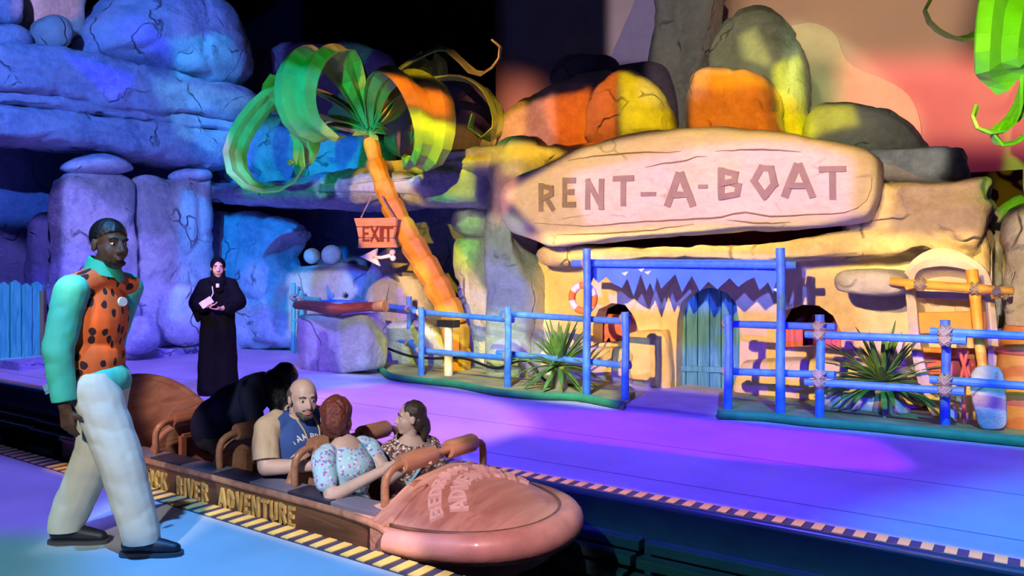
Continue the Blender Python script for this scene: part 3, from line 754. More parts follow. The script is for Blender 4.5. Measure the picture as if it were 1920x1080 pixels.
R('boulder', 'orange-lit sloping boulder left of the round yellow one', M['rocktan'], 'v', 10.3,
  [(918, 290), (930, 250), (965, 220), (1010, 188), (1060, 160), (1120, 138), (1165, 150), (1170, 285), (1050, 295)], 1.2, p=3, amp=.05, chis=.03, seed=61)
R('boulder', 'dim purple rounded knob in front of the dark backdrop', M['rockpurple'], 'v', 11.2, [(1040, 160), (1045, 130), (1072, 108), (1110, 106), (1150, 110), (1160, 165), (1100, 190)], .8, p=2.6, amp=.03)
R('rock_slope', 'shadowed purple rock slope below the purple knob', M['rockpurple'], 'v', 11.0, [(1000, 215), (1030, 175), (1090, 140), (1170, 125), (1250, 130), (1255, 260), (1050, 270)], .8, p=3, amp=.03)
R('standing_stone', 'tall leaning standing stone against the left end of the shop sign', M['rockgrey'], 'v', 9.15,
  [(922, 420), (926, 350), (934, 290), (950, 262), (985, 252), (1018, 266), (1032, 300), (1015, 335), (985, 365), (972, 430), (990, 480), (1015, 530), (1012, 640), (1008, 712), (928, 712), (928, 560)], .8, p=3.2, amp=.04, chis=.05, n=96, seed=66)
R('cap_stone', 'rounded grey-green stone topping the stacked column left of the standing stone', M['rockgrey'], 'v', 9.5, [(854, 410), (868, 390), (905, 384), (930, 390), (932, 440), (890, 446), (860, 434)], .6, p=2.8, amp=.03)
R('rock_column', 'cracked grey-green column of stacked rock behind the railing', M['rockgrey'], 'v', 9.5,
  [(864, 448), (895, 444), (930, 446), (932, 540), (935, 712), (885, 712), (880, 640), (900, 600), (880, 560), (860, 500)], .6, p=3.4, amp=.05, chis=.06, n=80, seed=69)
R('rock_pedestal', 'pinkish white rock pedestal carrying two round stones', M['rock'], 'v', 9.9,
  [(540, 600), (541, 545), (550, 510), (580, 497), (640, 494), (680, 502), (705, 535), (706, 650), (545, 655)], .9, p=3.4, amp=.04, chis=.03, seed=71)
def ball(name, label, mat, c, r):
    b = MB(); b.ball(c, (r, r, r * .97), 28, 18); return props(b.build(name, mat, smooth=True), label, 'rock')
ball('round_stone', 'small lavender round stone, left one on the pedestal', M['rock'], at_v(585, 480, 9.72), .152)
ball('round_stone', 'larger teal-blue round stone, right one on the pedestal', M['rockblue'], at_v(622, 478, 9.62), .185)
R('boulder', 'pink and maroon cone-shaped rock behind the palm trunk', M['rocktan'], 'v', 9.95,
  [(678, 600), (690, 540), (712, 480), (740, 462), (775, 470), (810, 520), (850, 590), (870, 660), (680, 660)], .8, p=2.8, amp=.04, chis=.02, seed=75)
R('boulder', 'white flat-topped rock behind the counter and the railing', M['rock'], 'v', 9.45, [(682, 600), (700, 540), (730, 518), (772, 514), (800, 545), (812, 640), (800, 668), (690, 668)], .6, p=3, amp=.03, seed=77)
R('boulder', 'grey-blue rock low behind the railing corner', M['rockgrey'], 'v', 9.15, [(715, 690), (718, 625), (745, 603), (800, 606), (842, 640), (852, 690)], .5, p=3, amp=.03)
R('boulder', 'small pinkish round boulder behind the second railing post', M['rock'], 'v', 8.8, [(922, 700), (924, 655), (945, 634), (972, 640), (988, 670), (990, 712), (930, 715)], .5, p=2.6, amp=.03)

# ================================================================= shop front
R('shop_sign', 'giant cream stone slab sign over the shop with carved dark lettering', M['sign'], 'v', 8.62,
  [(950, 380), (955, 355), (980, 335), (1020, 318), (1060, 300), (1100, 280), (1160, 262), (1240, 246), (1320, 242), (1420, 244), (1500, 254), (1560, 266), (1620, 278), (1648, 295), (1654, 325), (1648, 370), (1636, 400), (1628, 412), (1560, 424), (1480, 430), (1380, 436), (1270, 442), (1160, 452), (1080, 460), (1040, 464), (1000, 448), (962, 428)],
  .62, cat='sign', p=7, amp=.015, chis=.02, chs=.7, n=130, m_=30, seed=80)
sg = bpy.data.objects['shop_sign']
LET = [('R', 1006, 1042, 343, 399), ('E', 1052, 1082, 333, 391), ('N', 1095, 1134, 335, 395), ('T', 1147, 1189, 328, 388), ('-', 1199, 1231, 330, 394),
       ('A', 1246, 1302, 323, 389), ('-', 1306, 1329, 318, 378), ('B', 1344, 1391, 314, 376), ('O', 1406, 1459, 310, 375), ('A', 1466, 1526, 306, 372), ('T', 1534, 1586, 310, 376)]
dg = bpy.context.evaluated_depsgraph_get()
bpy.context.view_layer.update()
from mathutils.bvhtree import BVHTree
def bvh_of(o):
    me = o.data
    return BVHTree.FromPolygons([o.location + v.co for v in me.vertices], [tuple(p.vertices) for p in me.polygons])
sb = bvh_of(sg)
for ch, xa, xb, yt, yb in LET:
    b = MB(); w = GL[ch][0]
    def mf(s, t, d, xa=xa, xb=xb, yt=yt, yb=yb, w=w):
        px = xa + 4 + (xb - xa - 8) * s / w; py = yb - 5 - (yb - yt - 8) * t
        q = at_v(px, py, 8.3)
        hit = sb.ray_cast(vec(q.x, 7.5, q.z), vec(0, 1, 0))
        y = hit[0].y if hit[0] else 8.32
        return vec(q.x, y - d, q.z)
    strokes(b, ch, mf, .21 if ch != '-' else .14, -.06, .012, 4)
    b.build('letter' if ch != '-' else 'hyphen', M['signletter'], sg)
for ln in ([(1062, 300), (1110, 293), (1180, 287), (1275, 284)], [(1208, 314), (1240, 307), (1275, 303), (1305, 294), (1325, 293)], [(1000, 418), (1100, 424), (1170, 418), (1270, 412), (1345, 408), (1395, 397), (1440, 405), (1520, 402), (1590, 396), (1625, 370), (1632, 330)],
           [(1040, 440), (1120, 438), (1210, 432), (1300, 420)], [(1360, 412), (1420, 418), (1480, 416)], [(1340, 283), (1420, 280), (1500, 284)]):
    b = MB(); pts = []
    for q in crom([vec(x, y, 0) for x, y in ln], 30, False):
        w = at_v(q.x, q.y + 1.5 * mnoise.noise(vec(q.x * .05, q.y * .05, 0)), 8.3); h_ = sb.ray_cast(vec(w.x, 7.5, w.z), vec(0, 1, 0))
        if h_[0]: pts.append(h_[0])
    b.tube(pts, [.003 + .008 * math.sin(pi * i / (len(pts) - 1)) for i in range(len(pts))], 6); b.build('crack', M['crack'], sg, smooth=True)
R('rock_lintel', 'yellow-lit long rock beam right under the shop sign', M['rocktan'], 'v', 9.15,
  [(1018, 478), (1022, 462), (1060, 458), (1200, 466), (1400, 462), (1560, 440), (1660, 425), (1720, 440), (1700, 478), (1600, 492), (1500, 498), (1400, 492), (1200, 488), (1100, 500), (1032, 497)], .9, p=4.5, amp=.03, chis=.03, n=120, m_=30, seed=83, strata=.05, stf=16)
R('roof_rock', 'big tan rock end of the shop roof right of the sign', M['rocktan'], 'v', 9.3,
  [(1600, 380), (1650, 346), (1740, 342), (1840, 337), (1862, 350), (1860, 420), (1856, 470), (1846, 500), (1800, 505), (1740, 478), (1640, 490), (1590, 480)], 1.1, p=4.5, amp=.06, chis=.06, n=110, m_=30, seed=86, strata=.06, stf=10)
R('rock_pillar', 'tan rock pillar at the right end of the shop front', M['rocktan'], 'v', 9.35, [(1800, 440), (1858, 430), (1858, 560), (1868, 700), (1866, 775), (1800, 775), (1790, 600)], .7, p=4, amp=.04, chis=.04, seed=87)
R('roof_slab', 'grey flat stone slab on the roof behind the right end of the sign', M['rockgrey'], 'v', 10.0, [(1600, 292), (1700, 288), (1800, 285), (1812, 300), (1812, 342), (1700, 350), (1600, 350)], 1.2, p=7, amp=.02, chis=.02, seed=88)
R('wall_shop_roof', None, M['rocktan'], 'v', 10.3, [(960, 300), (1100, 285), (1300, 262), (1500, 262), (1600, 285), (1820, 345), (1820, 420), (1300, 420), (960, 420)], 2.0, kind='structure', p=6, amp=.02)
R('boulder', 'round boulder lit half orange half yellow above the sign', M['rocktan'], 'v', 9.8,
  [(1109, 240), (1114, 200), (1130, 160), (1160, 137), (1195, 136), (1230, 158), (1252, 195), (1263, 240), (1262, 275), (1180, 285), (1112, 275)], 1.1, p=2.5, amp=.03, chis=.03, seed=90)
R('boulder', 'blocky orange-lit boulder above the middle of the sign', M['rocktan'], 'v', 9.8,
  [(1299, 240), (1300, 185), (1308, 150), (1330, 133), (1385, 131), (1430, 138), (1455, 170), (1466, 230), (1468, 270), (1390, 280), (1302, 275)], 1.0, p=3.4, amp=.04, chis=.05, seed=92)
R('boulder', 'tall egg-shaped boulder with hard yellow light behind the orange block', M['rockgrey'], 'v', 10.6,
  [(1332, 140), (1345, 80), (1372, 32), (1410, 12), (1450, 20), (1485, 55), (1508, 110), (1518, 190), (1520, 285), (1420, 300), (1340, 285)], 1.2, p=2.6, amp=.04, chis=.06, n=90, seed=94)
R('boulder', 'flat grey boulder with yellow shoulder right of the tall egg-shaped one', M['rockgrey'], 'v', 10.4,
  [(1515, 290), (1518, 220), (1535, 198), (1590, 196), (1660, 206), (1710, 235), (1745, 280), (1746, 310), (1600, 315)], 1.0, p=2.7, amp=.04, chis=.03, seed=96)
R('rock_pillar', 'dim grey-brown rock pillar rising out of the picture above the sign', M['rockgrey'], 'v', 11.4,
  [(1225, 280), (1222, 150), (1238, 60), (1245, -60), (1345, -60), (1345, 60), (1330, 150), (1320, 280)], .9, p=4, amp=.06, chis=.05, seed=97)
R('standing_rock', 'grey rock at the right edge behind the orange barrel', M['rocktan'], 'v', 9.0,
  [(1880, 500), (1890, 420), (1915, 388), (1990, 380), (2060, 420), (2060, 800), (1905, 800), (1888, 650)], .9, p=3.4, amp=.05, chis=.04, seed=98)
R('standing_rock', 'narrow rock in the gap behind the right end of the shop', M['rockgrey'], 'v', 10.2, [(1856, 420), (1870, 390), (1930, 376), (1940, 560), (1930, 780), (1870, 780)], .6, p=3.5, amp=.03)
# facade wall with door arch and windows
VF = 9.3
def arch(px):  return [at_v(x, y, VF) for x, y in px]
outer = arch([(1012, 720), (1000, 600), (1010, 480), (1860, 470), (1860, 790), (1388, 745), (1386, 700), (1387, 640), (1386, 600), (1380, 568), (1362, 548), (1330, 538), (1300, 545), (1278, 566), (1270, 600), (1268, 660), (1268, 740)])
h1 = arch([(1112, 645), (1112, 610), (1122, 580), (1148, 568), (1172, 572), (1190, 595), (1197, 620), (1198, 648), (1160, 640)])
h2 = arch([(1458, 655), (1458, 610), (1472, 582), (1500, 571), (1535, 573), (1562, 592), (1576, 620), (1578, 656), (1520, 650)])
me = plate(outer, [h1, h2], (0, .28, 0))
fac = props(link('wall_shop', me, M['facade'], smooth=False), kind='structure')
slabbox('wall_shop_interior', (at_v(1000, 600, 10.3).x, 10.2, 0), (at_v(1800, 600, 10.2).x + .6, 10.3, 2.6), M['maroon'])
win = props(bpy.data.objects.new('window_1', None), kind='structure'); COL.objects.link(win); win.location = at_v(1155, 650, 9.62); ORG[win] = Vector(win.location)
c = [at_v(x, y, 9.66) for x, y in ((1105, 592), (1205, 592), (1203, 640), (1192, 630), (1186, 648), (1176, 632), (1168, 652), (1158, 634), (1150, 650), (1142, 632), (1132, 646), (1124, 630), (1110, 642))]
b = MB(); b.prism(c, (0, .015, 0)); b.build('curtain', M['pinkcloth'], win)
b = MB(); b.bar(at_v(1095, 590, 9.68), at_v(1215, 591, 9.68), .025, .025); b.build('curtain_rail', M['brownpole'], win)
win = props(bpy.data.objects.new('window_2', None), kind='structure'); COL.objects.link(win); win.location = at_v(1520, 660, 9.62); ORG[win] = Vector(win.location)
for xa, xb in ((1450, 1506), (1545, 1588)):
    vs = []; fs = []
    for i in range(13):
        p = at_v(xa + (xb - xa) * i / 12, 610, 9.66); q = at_v(xa + (xb - xa) * i / 12, 664 - 3 * (i % 2), 9.66)
        off = vec(0, .02 * math.sin(i * 1.9), 0)
        vs += [p + off, q + off, p + off + vec(0, .012, 0), q + off + vec(0, .012, 0)]
    for i in range(12):
        a = i * 4; fs += [(a, a + 4, a + 5, a + 1), (a + 2, a + 3, a + 7, a + 6), (a, a + 2, a + 6, a + 4), (a + 1, a + 5, a + 7, a + 3)]
    fs += [(0, 1, 3, 2), (48, 50, 51, 49)]
    b = MB(); b.add(vs, fs); b.build('curtain', M['pinkcloth'], win, smooth='auto')
b = MB(); b.bar(at_v(1440, 609, 9.68), at_v(1600, 611, 9.68), .025, .025); b.build('curtain_rail', M['brownpole'], win)
# arched plank door
dr = props(bpy.data.objects.new('door_1', None), kind='structure'); COL.objects.link(dr); dr.location = at_v(1328, 738, 9.5); ORG[dr] = Vector(dr.location)
xs = [1262, 1286, 1308, 1330, 1352, 1374, 1396]
for i, (a, c) in enumerate(zip(xs, xs[1:])):
    top = [532, 528, 526, 526, 528, 532][i]
    vv = 9.50 + .02 * (i % 2) - .012 * (i % 3)
    b = MB(); b.prism([at_v(a + .7, 740, vv), at_v(c - .7, 742, vv), at_v(c - .7, top, vv), at_v(a + .7, top, vv)], (0, .05, 0)); b.build('plank', M['tealdoor'], dr, bevel=.008)
b = MB(); b.bar(at_v(1262, 690, 9.47), at_v(1396, 695, 9.47), .03, .07); b.build('ledge', M['tealdoor'], dr, bevel=.006)
# stones built against the facade
R('pilaster_stone', 'square plaster block jutting from the wall between window and door', M['facade'], 'v', 9.3, [(1185, 640), (1190, 622), (1240, 620), (1258, 630), (1264, 740), (1225, 742), (1180, 738)], .34, p=6, amp=.015)
R('window_ledge_stone', 'rounded plaster bench under the left shop window', M['facade'], 'v', 9.2, [(1020, 660), (1060, 650), (1180, 655), (1186, 690), (1184, 735), (1100, 735), (1020, 722)], .4, p=5, amp=.02)
R('window_ledge_stone', 'rounded plaster bench under the right shop window', M['facade'], 'v', 9.2, [(1392, 685), (1420, 675), (1560, 672), (1700, 690), (1720, 720), (1720, 780), (1560, 765), (1394, 752)], .45, p=5, amp=.02)
R('awning_stone', 'flat rounded stone hood jutting over the right shop window', M['rock'], 'v', 8.9, [(1575, 528), (1582, 512), (1610, 505), (1680, 505), (1708, 516), (1712, 535), (1700, 552), (1650, 556), (1600, 548), (1580, 542)], 1.0, p=5, amp=.015, seed=99)
R('boulder', 'pale low rock at the foot of the shop wall behind the right railing', M['rock'], 'v', 8.85, [(1550, 770), (1556, 735), (1590, 720), (1650, 722), (1690, 745), (1700, 785)], .5, p=3, amp=.03)

def tie_rope(q, r=.058, d=.075, w=.011):
    b = MB()
    for sg in (-1, 1):
        dg = vec(1, 0, sg).normalized(); pp = vec(-sg, 0, 1).normalized()
        for k in (-1, 0, 1):
            b.tube([q + pp * (.020 * k) + dg * (r * math.cos(i * pi / 6)) + vec(0, d * math.sin(i * pi / 6), 0) for i in range(13)], w, 5, caps=False)
    return b
# ================================================================= palm
M['frond'] = plain('glossy_green_frond', (.42, .58, .13), .35, vary=.25, vsc=2.5, coat=.15)
M['trunk'] = plain('orange_palm_trunk', (.90, .40, .03), .6, vary=.22, vsc=5, bump=.5, bsc=9)
M['signwood'] = woodm('orange_sign_board', (.78, .36, .12), (.92, .56, .26), .6, axis=0, sc=5)
M['signred'] = plain('burnt_red_letter', (.30, .06, .02), .8)
M['bone'] = plain('ivory_bone', (.85, .80, .66), .6, bump=.2)
M['redlog'] = woodm('dark_red_log', (.16, .03, .02), (.30, .07, .04), .5, axis=0, sc=4)
M['cable'] = plain('black_cable', (.01, .012, .015), .5)
M['metalw'] = plain('pale_bollard', (.70, .68, .62), .5)
M['leafg'] = plain('yucca_leaf', (.11, .26, .05), .45, vary=.5, vsc=7)
M['stem'] = plain('yucca_stem', (.34, .28, .22), .9, bump=.8, bsc=20)
M['canvas'] = plain('blue_awning_cloth', (.07, .20, .92), .8, vary=.15, vsc=5)
M['lightfleck'] = plain('painted_light_fleck', (.55, .75, .9), .8)  # pale colour standing for light falling on the awning
M['white'] = plain('white_paint', (.80, .78, .74), .55)
M['ringorange'] = plain('ring_orange', (.88, .22, .04), .5)
palm = thing('palm_tree', 'leaning cartoon palm with orange segmented trunk and curled green fronds', 'palm', at_z(858, 697, 0))
tp = [at_v(858, 700, 8.85), at_v(857, 655, 8.85), at_v(853, 606, 8.83), at_v(833, 560, 8.8), at_v(806, 510, 8.75), at_v(780, 468, 8.7), at_v(757, 428, 8.68), at_v(738, 392, 8.65), at_v(721, 350, 8.62), at_v(707, 310, 8.6), at_v(695, 262, 8.6)]
tp = crom(tp, 12, False)
tr_ = [.205, .20, .20, .195, .19, .185, .18, .17, .155, .14, .12, .105]
for i in range(11):
    a, c = tp[i], tp[i + 1]; dr_ = (c - a)
    b = MB(); b.tube([a - dr_ * .04, a + dr_ * .1, a + dr_ * .8, a + dr_ * 1.02], [tr_[i] * .86, tr_[i] * .97, tr_[i] * 1.09, tr_[i] * .95], 9)
    b.build('trunk_segment', M['trunk'], palm, bevel=.012, smooth='auto')
ZC = 11.9
def fpts(l): return [at_d(x, y, ZC + d) for x, y, d in l]
def mixd(r, f, u): return RGT * r + FWD * f + UP * u
def frond(parent, l, width, wdir, crease=.06, taper=(.35, 1, .2), mat='frond', n=20):
    ribbon(fpts(l), width, wdir, .022, n, crease, taper).build('frond', M[mat], parent)
frond(palm, [(690, 240, 0), (672, 185, -.15), (645, 125, -.35), (612, 100, -.7), (578, 108, -1.05), (556, 150, -1.25), (556, 200, -1.25), (578, 240, -1.1), (618, 256, -.85), (632, 250, -.7)], .62, [mixd(.5, .9, 0), mixd(.9, .5, 0), mixd(1, .0, .1), mixd(1, 0, .15), mixd(1, .2, 0)], .2, (.3, 1, .5))
frond(palm, [(688, 236, .1), (640, 190, .3), (580, 165, .4), (525, 172, .3), (480, 210, .1), (447, 262, -.1), (440, 305, -.2), (462, 342, -.2), (512, 358, -.2), (556, 338, -.3), (574, 300, -.4), (560, 262, -.45), (545, 250, -.45)], .36, [mixd(.3, 1, .2), mixd(.3, 1, .2), mixd(.75, .8, 0), mixd(.9, .6, 0), mixd(.1, 1, .4), mixd(-.5, .8, 0)], .06, (.3, 1, .4))
frond(palm, [(698, 236, 0), (703, 185, -.15), (722, 148, -.35), (757, 142, -.65), (792, 165, -.95), (812, 210, -1.15), (814, 262, -1.2), (800, 298, -1.1), (775, 312, -.95), (765, 292, -.85)], .66, [mixd(.5, .9, 0), mixd(.8, .6, 0), mixd(1, .1, -.1), mixd(1, 0, 0), mixd(1, .1, 0)], .2, (.35, 1, .3))
frond(palm, [(700, 238, .05), (722, 180, .2), (752, 128, .3), (792, 105, .3), (835, 92, .25), (868, 118, .15), (898, 140, .05), (930, 120, -.05), (940, 92, -.1), (922, 74, -.1)], .34, [mixd(.2, 1, .3), mixd(0, 1, .6), mixd(0, 1, .4), mixd(.1, 1, .5), mixd(.3, 1, .2)], .04, (.5, 1, .25))
frond(palm, [(702, 240, 0), (740, 190, .2), (795, 155, .35), (855, 146, .35), (905, 165, .2), (932, 205, 0), (930, 242, -.15), (905, 258, -.25), (882, 240, -.3), (888, 215, -.3)], .48, [mixd(.2, 1, .3), mixd(0, 1, .3), mixd(.3, 1, 0), mixd(.5, .9, 0), mixd(.2, 1, 0)], .05, (.3, 1, .4))
frond(palm, [(690, 236, .2), (680, 190, .4), (668, 140, .6), (655, 105, .8), (640, 108, 1.1)], .34, [mixd(1, .2, 0), mixd(1, .2, 0)], .04, (.4, 1, .8))
frond(palm, [(688, 240, .1), (655, 205, .35), (610, 178, .6), (565, 160, .7), (522, 152, .7), (506, 180, .65), (510, 210, .6), (520, 200, .5)], .42, [mixd(.2, 1, .3), mixd(.2, 1, .2), mixd(.8, .7, 0), mixd(.7, .7, 0)], .05, (.3, 1, .3))
frond(palm, [(688, 242, 0), (650, 225, -.1), (610, 222, -.2), (580, 245, -.3), (572, 285, -.35), (560, 310, -.35), (545, 300, -.3)], .46, [mixd(.1, 1, .3), mixd(.3, 1, .3), mixd(.8, .6, .1), mixd(.8, .6, 0)], .06, (.3, 1, .3))
frond(palm, [(698, 238, .3), (740, 170, .7), (790, 125, 1.0), (815, 112, 1.1), (822, 145, 1.1)], .42, [mixd(.2, 1, .2), mixd(.8, .7, 0), mixd(1, .3, 0)], .05, (.3, 1, .8))
frond(palm, [(700, 244, .1), (735, 215, .2), (775, 165, .5), (800, 135, .7), (815, 150, .8)], .36, [mixd(.2, 1, .2), mixd(.6, .8, 0)], .05, (.3, 1, .4))
frond(palm, [(688, 246, -.05), (660, 236, -.1), (630, 232, -.1), (600, 238, -.05)], .3, [mixd(.2, 1, .5), mixd(.3, 1, .5)], .04, (.4, 1, .1))
for i in range(10):
    a = i * 36 + 10
    px = 694 + 34 * math.cos(math.radians(a)); py = 246 - 12 * math.sin(math.radians(a)) + (i % 3) * 3
    b = ribbon([at_d(694, 250, ZC), at_d((694 + px) / 2, py - 6, ZC - .15 * math.sin(a)), at_d(px, py, ZC - .3 * math.sin(a))], .09, [mixd(.1, .7, 1)], .012, 8, .01, (.8, 1, .05))
    b.build('crown_spike', M['frond'], palm, smooth='auto')
# second palm, mostly outside the frame on the right
palm2 = thing('palm_tree', 'bright green palm crown cut by the right edge of the picture', 'palm', at_v(2040, 700, 7.3))
ZC = 6.3
b = MB(); b.tube(crom([at_v(2040, 735, 7.3), at_v(2030, 500, 7.3), at_d(2005, 250, ZC + .2), at_d(1985, 60, ZC)], 12, False), [.13] * 12, 10); b.build('trunk', M['trunk'], palm2, smooth='auto')
frond(palm2, [(1985, 60, 0), (1965, 0, -.15), (1925, -40, -.35), (1890, 0, -.5), (1878, 60, -.55), (1876, 118, -.5), (1890, 132, -.4), (1905, 150, -.35)], .40, [mixd(.6, .8, 0), mixd(1, .2, 0), mixd(1, 0, 0), mixd(1, 0, 0)], .07, (.4, 1, .8))
frond(palm2, [(1985, 60, .1), (1950, -10, .2), (1900, -20, .2), (1868, 30, .1), (1838, 64, 0), (1795, 72, 0), (1752, 52, 0), (1734, 22, 0), (1745, 0, 0)], .17, [mixd(.1, 1, .4), mixd(.1, 1, .5), mixd(0, 1, .5), mixd(.4, .8, 0)], .02, (.5, 1, .3))
frond(palm2, [(1985, 65, 0), (1960, 60, -.2), (1925, 110, -.35), (1915, 160, -.3), (1905, 205, -.25), (1880, 240, -.25), (1848, 246, -.25), (1825, 228, -.25), (1832, 198, -.25)], .19, [mixd(.6, .7, .2), mixd(1, .4, 0), mixd(.6, .8, .2), mixd(.1, 1, .4), mixd(.7, .6, 0)], .03, (.5, 1, .3))
frond(palm2, [(1985, 70, 0), (1955, 120, -.1), (1930, 190, -.1), (1900, 225, -.15), (1876, 232, -.2), (1862, 258, -.2), (1880, 272, -.2), (1915, 262, -.2), (1935, 235, -.2)], .17, [mixd(.6, .7, .2), mixd(.3, 1, 0), mixd(.4, .9, .2), mixd(.4, .9, 0)], .03, (.5, 1, .5))

# hanging EXIT board on the trunk
ex = thing('exit_sign', 'orange plank board reading EXIT hanging from the palm trunk', 'sign', at_v(705, 465, 8.35))
VE = 8.35
cuts = [([(663, 409), (742, 408), (741, 424), (668, 425)]), ([(668, 426), (741, 425), (736, 446), (672, 445)]), ([(672, 446), (736, 447), (742, 464), (671, 465)])]
for px in cuts:
    pts = [at_v(x, y, VE) for x, y in px]; b = MB(); b.prism(pts, (0, .05, 0)); b.build('plank', M['signwood'], ex, bevel=.008)
for ch, xa, xb in (('E', 681, 692), ('X', 696, 710), ('I', 713, 719), ('T', 720, 737)):
    b = MB(); w = GL[ch][0]
    strokes(b, ch, lambda s, t, d: at_v(xa + (xb - xa) * s / w, 452 - 27 * t, VE) + vec(0, -d, 0), .17, -.005, .012)
    b.build('letter', M['signred'], ex)
for l in ([(676, 410), (697, 368)], [(738, 409), (716, 368)]):
    b = MB(); b.tube([at_v(l[0][0], l[0][1], VE + .02), at_v(l[1][0], l[1][1], 8.42)], .012, 6); b.build('rope', M['rope'], ex)
ar = thing('bone_arrow', 'white arrowhead on a bone shaft pointing left under the EXIT board', 'sign', at_v(708, 500, 8.35))
b = MB(); b.prism([at_v(x, y, 8.36) for x, y in ((675, 481), (706, 466), (703, 481), (711, 499))], (0, .04, 0)); b.build('arrowhead', M['bone'], ar, bevel=.006)
b = MB(); b.tube([at_v(700, 482, 8.38), at_v(715, 483, 8.38), at_v(733, 479, 8.38)], [.03, .026, .032], 10); b.ball(at_v(736, 473, 8.38), .045); b.ball(at_v(737, 484, 8.38), .045); b.build('bone_shaft', M['bone'], ar, smooth=True)
b = MB(); b.tube([at_v(706, 470, 8.38), at_v(706, 460, 8.38)], .008, 6); b.build('rope', M['rope'], ar)

# ================================================================= counter
R('stone_counter', 'square grey stone counter block with a red log across its top', M['rock'], 'v', 8.0,
  [(574, 602), (576, 589), (592, 586), (690, 586), (704, 590), (709, 610), (708, 680), (698, 693), (640, 699), (590, 693), (576, 682)], .5, cat='counter', p=7, amp=.02, chis=.02, seed=110)
lg = thing('red_log', 'dark red carved log lying across the stone counter top', 'log', at_v(640, 584, 7.75))
b = MB(); b.tube(crom([at_v(555, 572, 7.75), at_v(585, 574, 7.72), at_v(620, 579, 7.66), at_v(636, 580, 7.62), at_v(655, 577, 7.66), at_v(690, 575, 7.7), at_v(712, 575, 7.72)], 16, False), [.06, .065, .068, .07, .078, .088, .092, .09, .085, .078, .074, .07, .068, .066, .064, .062], 12); b.build('log', M['redlog'], lg, smooth='auto')
b = MB(); b.tube([at_v(704, 575, 7.71), at_v(723, 574, 7.73)], [.075, .078], 12); b.build('end_cap', M['brownpole'], lg, smooth='auto')
ty = thing('counter_tray', 'small blue tray of bones and shells on the counter behind the red log', 'tray', at_v(640, 571, 8.0))
b = MB(); b.box(at_v(645, 565, 8.0), (.72, .26, .03)); b.build('tray', M['bluepole'], ty, bevel=.008)
b = MB(); b.tube([at_v(618, 562, 7.98), at_v(616, 545, 7.98), at_v(614, 535, 7.98)], [.03, .026, .012], 8); b.build('shell', M['bone'], ty, smooth=True)
for k, (cx_, cy_) in enumerate(((625, 556), (650, 556))):
    b = MB()
    for i in range(9):
        a = i * 40; q = at_v(cx_, cy_, 7.98)
        b.tube([q, q + vec(.075 * math.cos(math.radians(a)), -.03, .05 * math.sin(math.radians(a)) + .02)], [.012, .004], 5)
    b.build('twig_cluster', M['cable'] if k else M['bone'], ty)

# ================================================================= railings
def railing(name, label, posts, rails, lash, mat='bluepole'):
    r0 = at_z(posts[0][0], posts[0][1], .0)
    t = thing(name, label, 'railing', r0)
    for (px, pb, pt, vv) in posts:
        q = at_v(px, pb, vv) if vv else at_z(px, pb, .04)
        top = at_v(px + 1, pt, q.y)
        b = MB(); b.tube([(q.x, q.y, .0), (q.x, q.y, .3), (q.x + .01, q.y, top.z * .7), (q.x, q.y, top.z)], [.046, .043, .041, .044], 9); b.build('post', M[mat], t, smooth='auto')
    for (xa, ya, va, xb, yb, vb) in rails:
        a = at_v(xa, ya, va); c = at_v(xb, yb, vb)
        b = MB(); b.tube([a, a.lerp(c, .35), a.lerp(c, .7), c], [.036, .039, .036, .04], 9); b.build('rail', M[mat], t, smooth='auto')
    for (px, py, vv) in lash:
        b = tie_rope(at_v(px, py, vv))
        b.build('rope_lashing', M['rope'], t, smooth=True)
    return t
railing('pole_railing', 'blue pole railing with rope lashings in front of the palm and left plant',
        [(790, 705, 576, None), (767, 688, 556, 8.98), (952, 727, 576, None), (1172, 751, 585, None)],
        [(776, 584, 8.18, 962, 600, 8.06), (940, 588, 8.13, 1180, 603, 8.0), (780, 656, 8.18, 965, 673, 8.06), (932, 661, 8.13, 1182, 686, 8.0),
         (715, 573, 8.98, 776, 579, 8.93), (712, 637, 8.98, 776, 641, 8.93), (764, 577, 9.0, 794, 590, 8.2), (764, 641, 9.0, 794, 661, 8.2)],
        [(790, 586, 8.2), (767, 579, 8.95), (952, 593, 8.08), (952, 668, 8.08), (790, 656, 8.2), (767, 641, 8.95), (1172, 597, 8.02), (1172, 683, 8.02)])
railing('pole_railing', 'violet-blue pole railing with overlapping rails in front of the right window and plant',
        [(1365, 769, 590, None), (1537, 783, 590, None), (1772, 798, 600, None), (1990, 820, 610, None)],
        [(1358, 607, 8.2, 1567, 613, 8.05), (1510, 627, 8.02, 1812, 638, 7.95), (1744, 621, 8.0, 2000, 634, 7.9),
         (1356, 696, 8.2, 1566, 703, 8.05), (1510, 716, 8.02, 1808, 734, 7.95), (1744, 711, 8.0, 2000, 729, 7.9)],
        [(1365, 608, 8.15), (1365, 696, 8.15), (1537, 612, 8.0), (1537, 628, 8.0), (1537, 703, 8.0), (1537, 718, 8.0), (1772, 622, 7.95), (1772, 637, 7.95), (1772, 713, 7.95), (1772, 732, 7.95)])
railing('pole_railing', 'short teal pole railing standing behind the left side of the stone counter',
        [(550, 655, 530, 9.2), (565, 655, 545, 9.3)], [(545, 556, 9.2, 600, 562, 9.2), (548, 600, 9.2, 600, 604, 9.2)], [(551, 557, 9.15), (566, 560, 9.2)], 'tealfence')
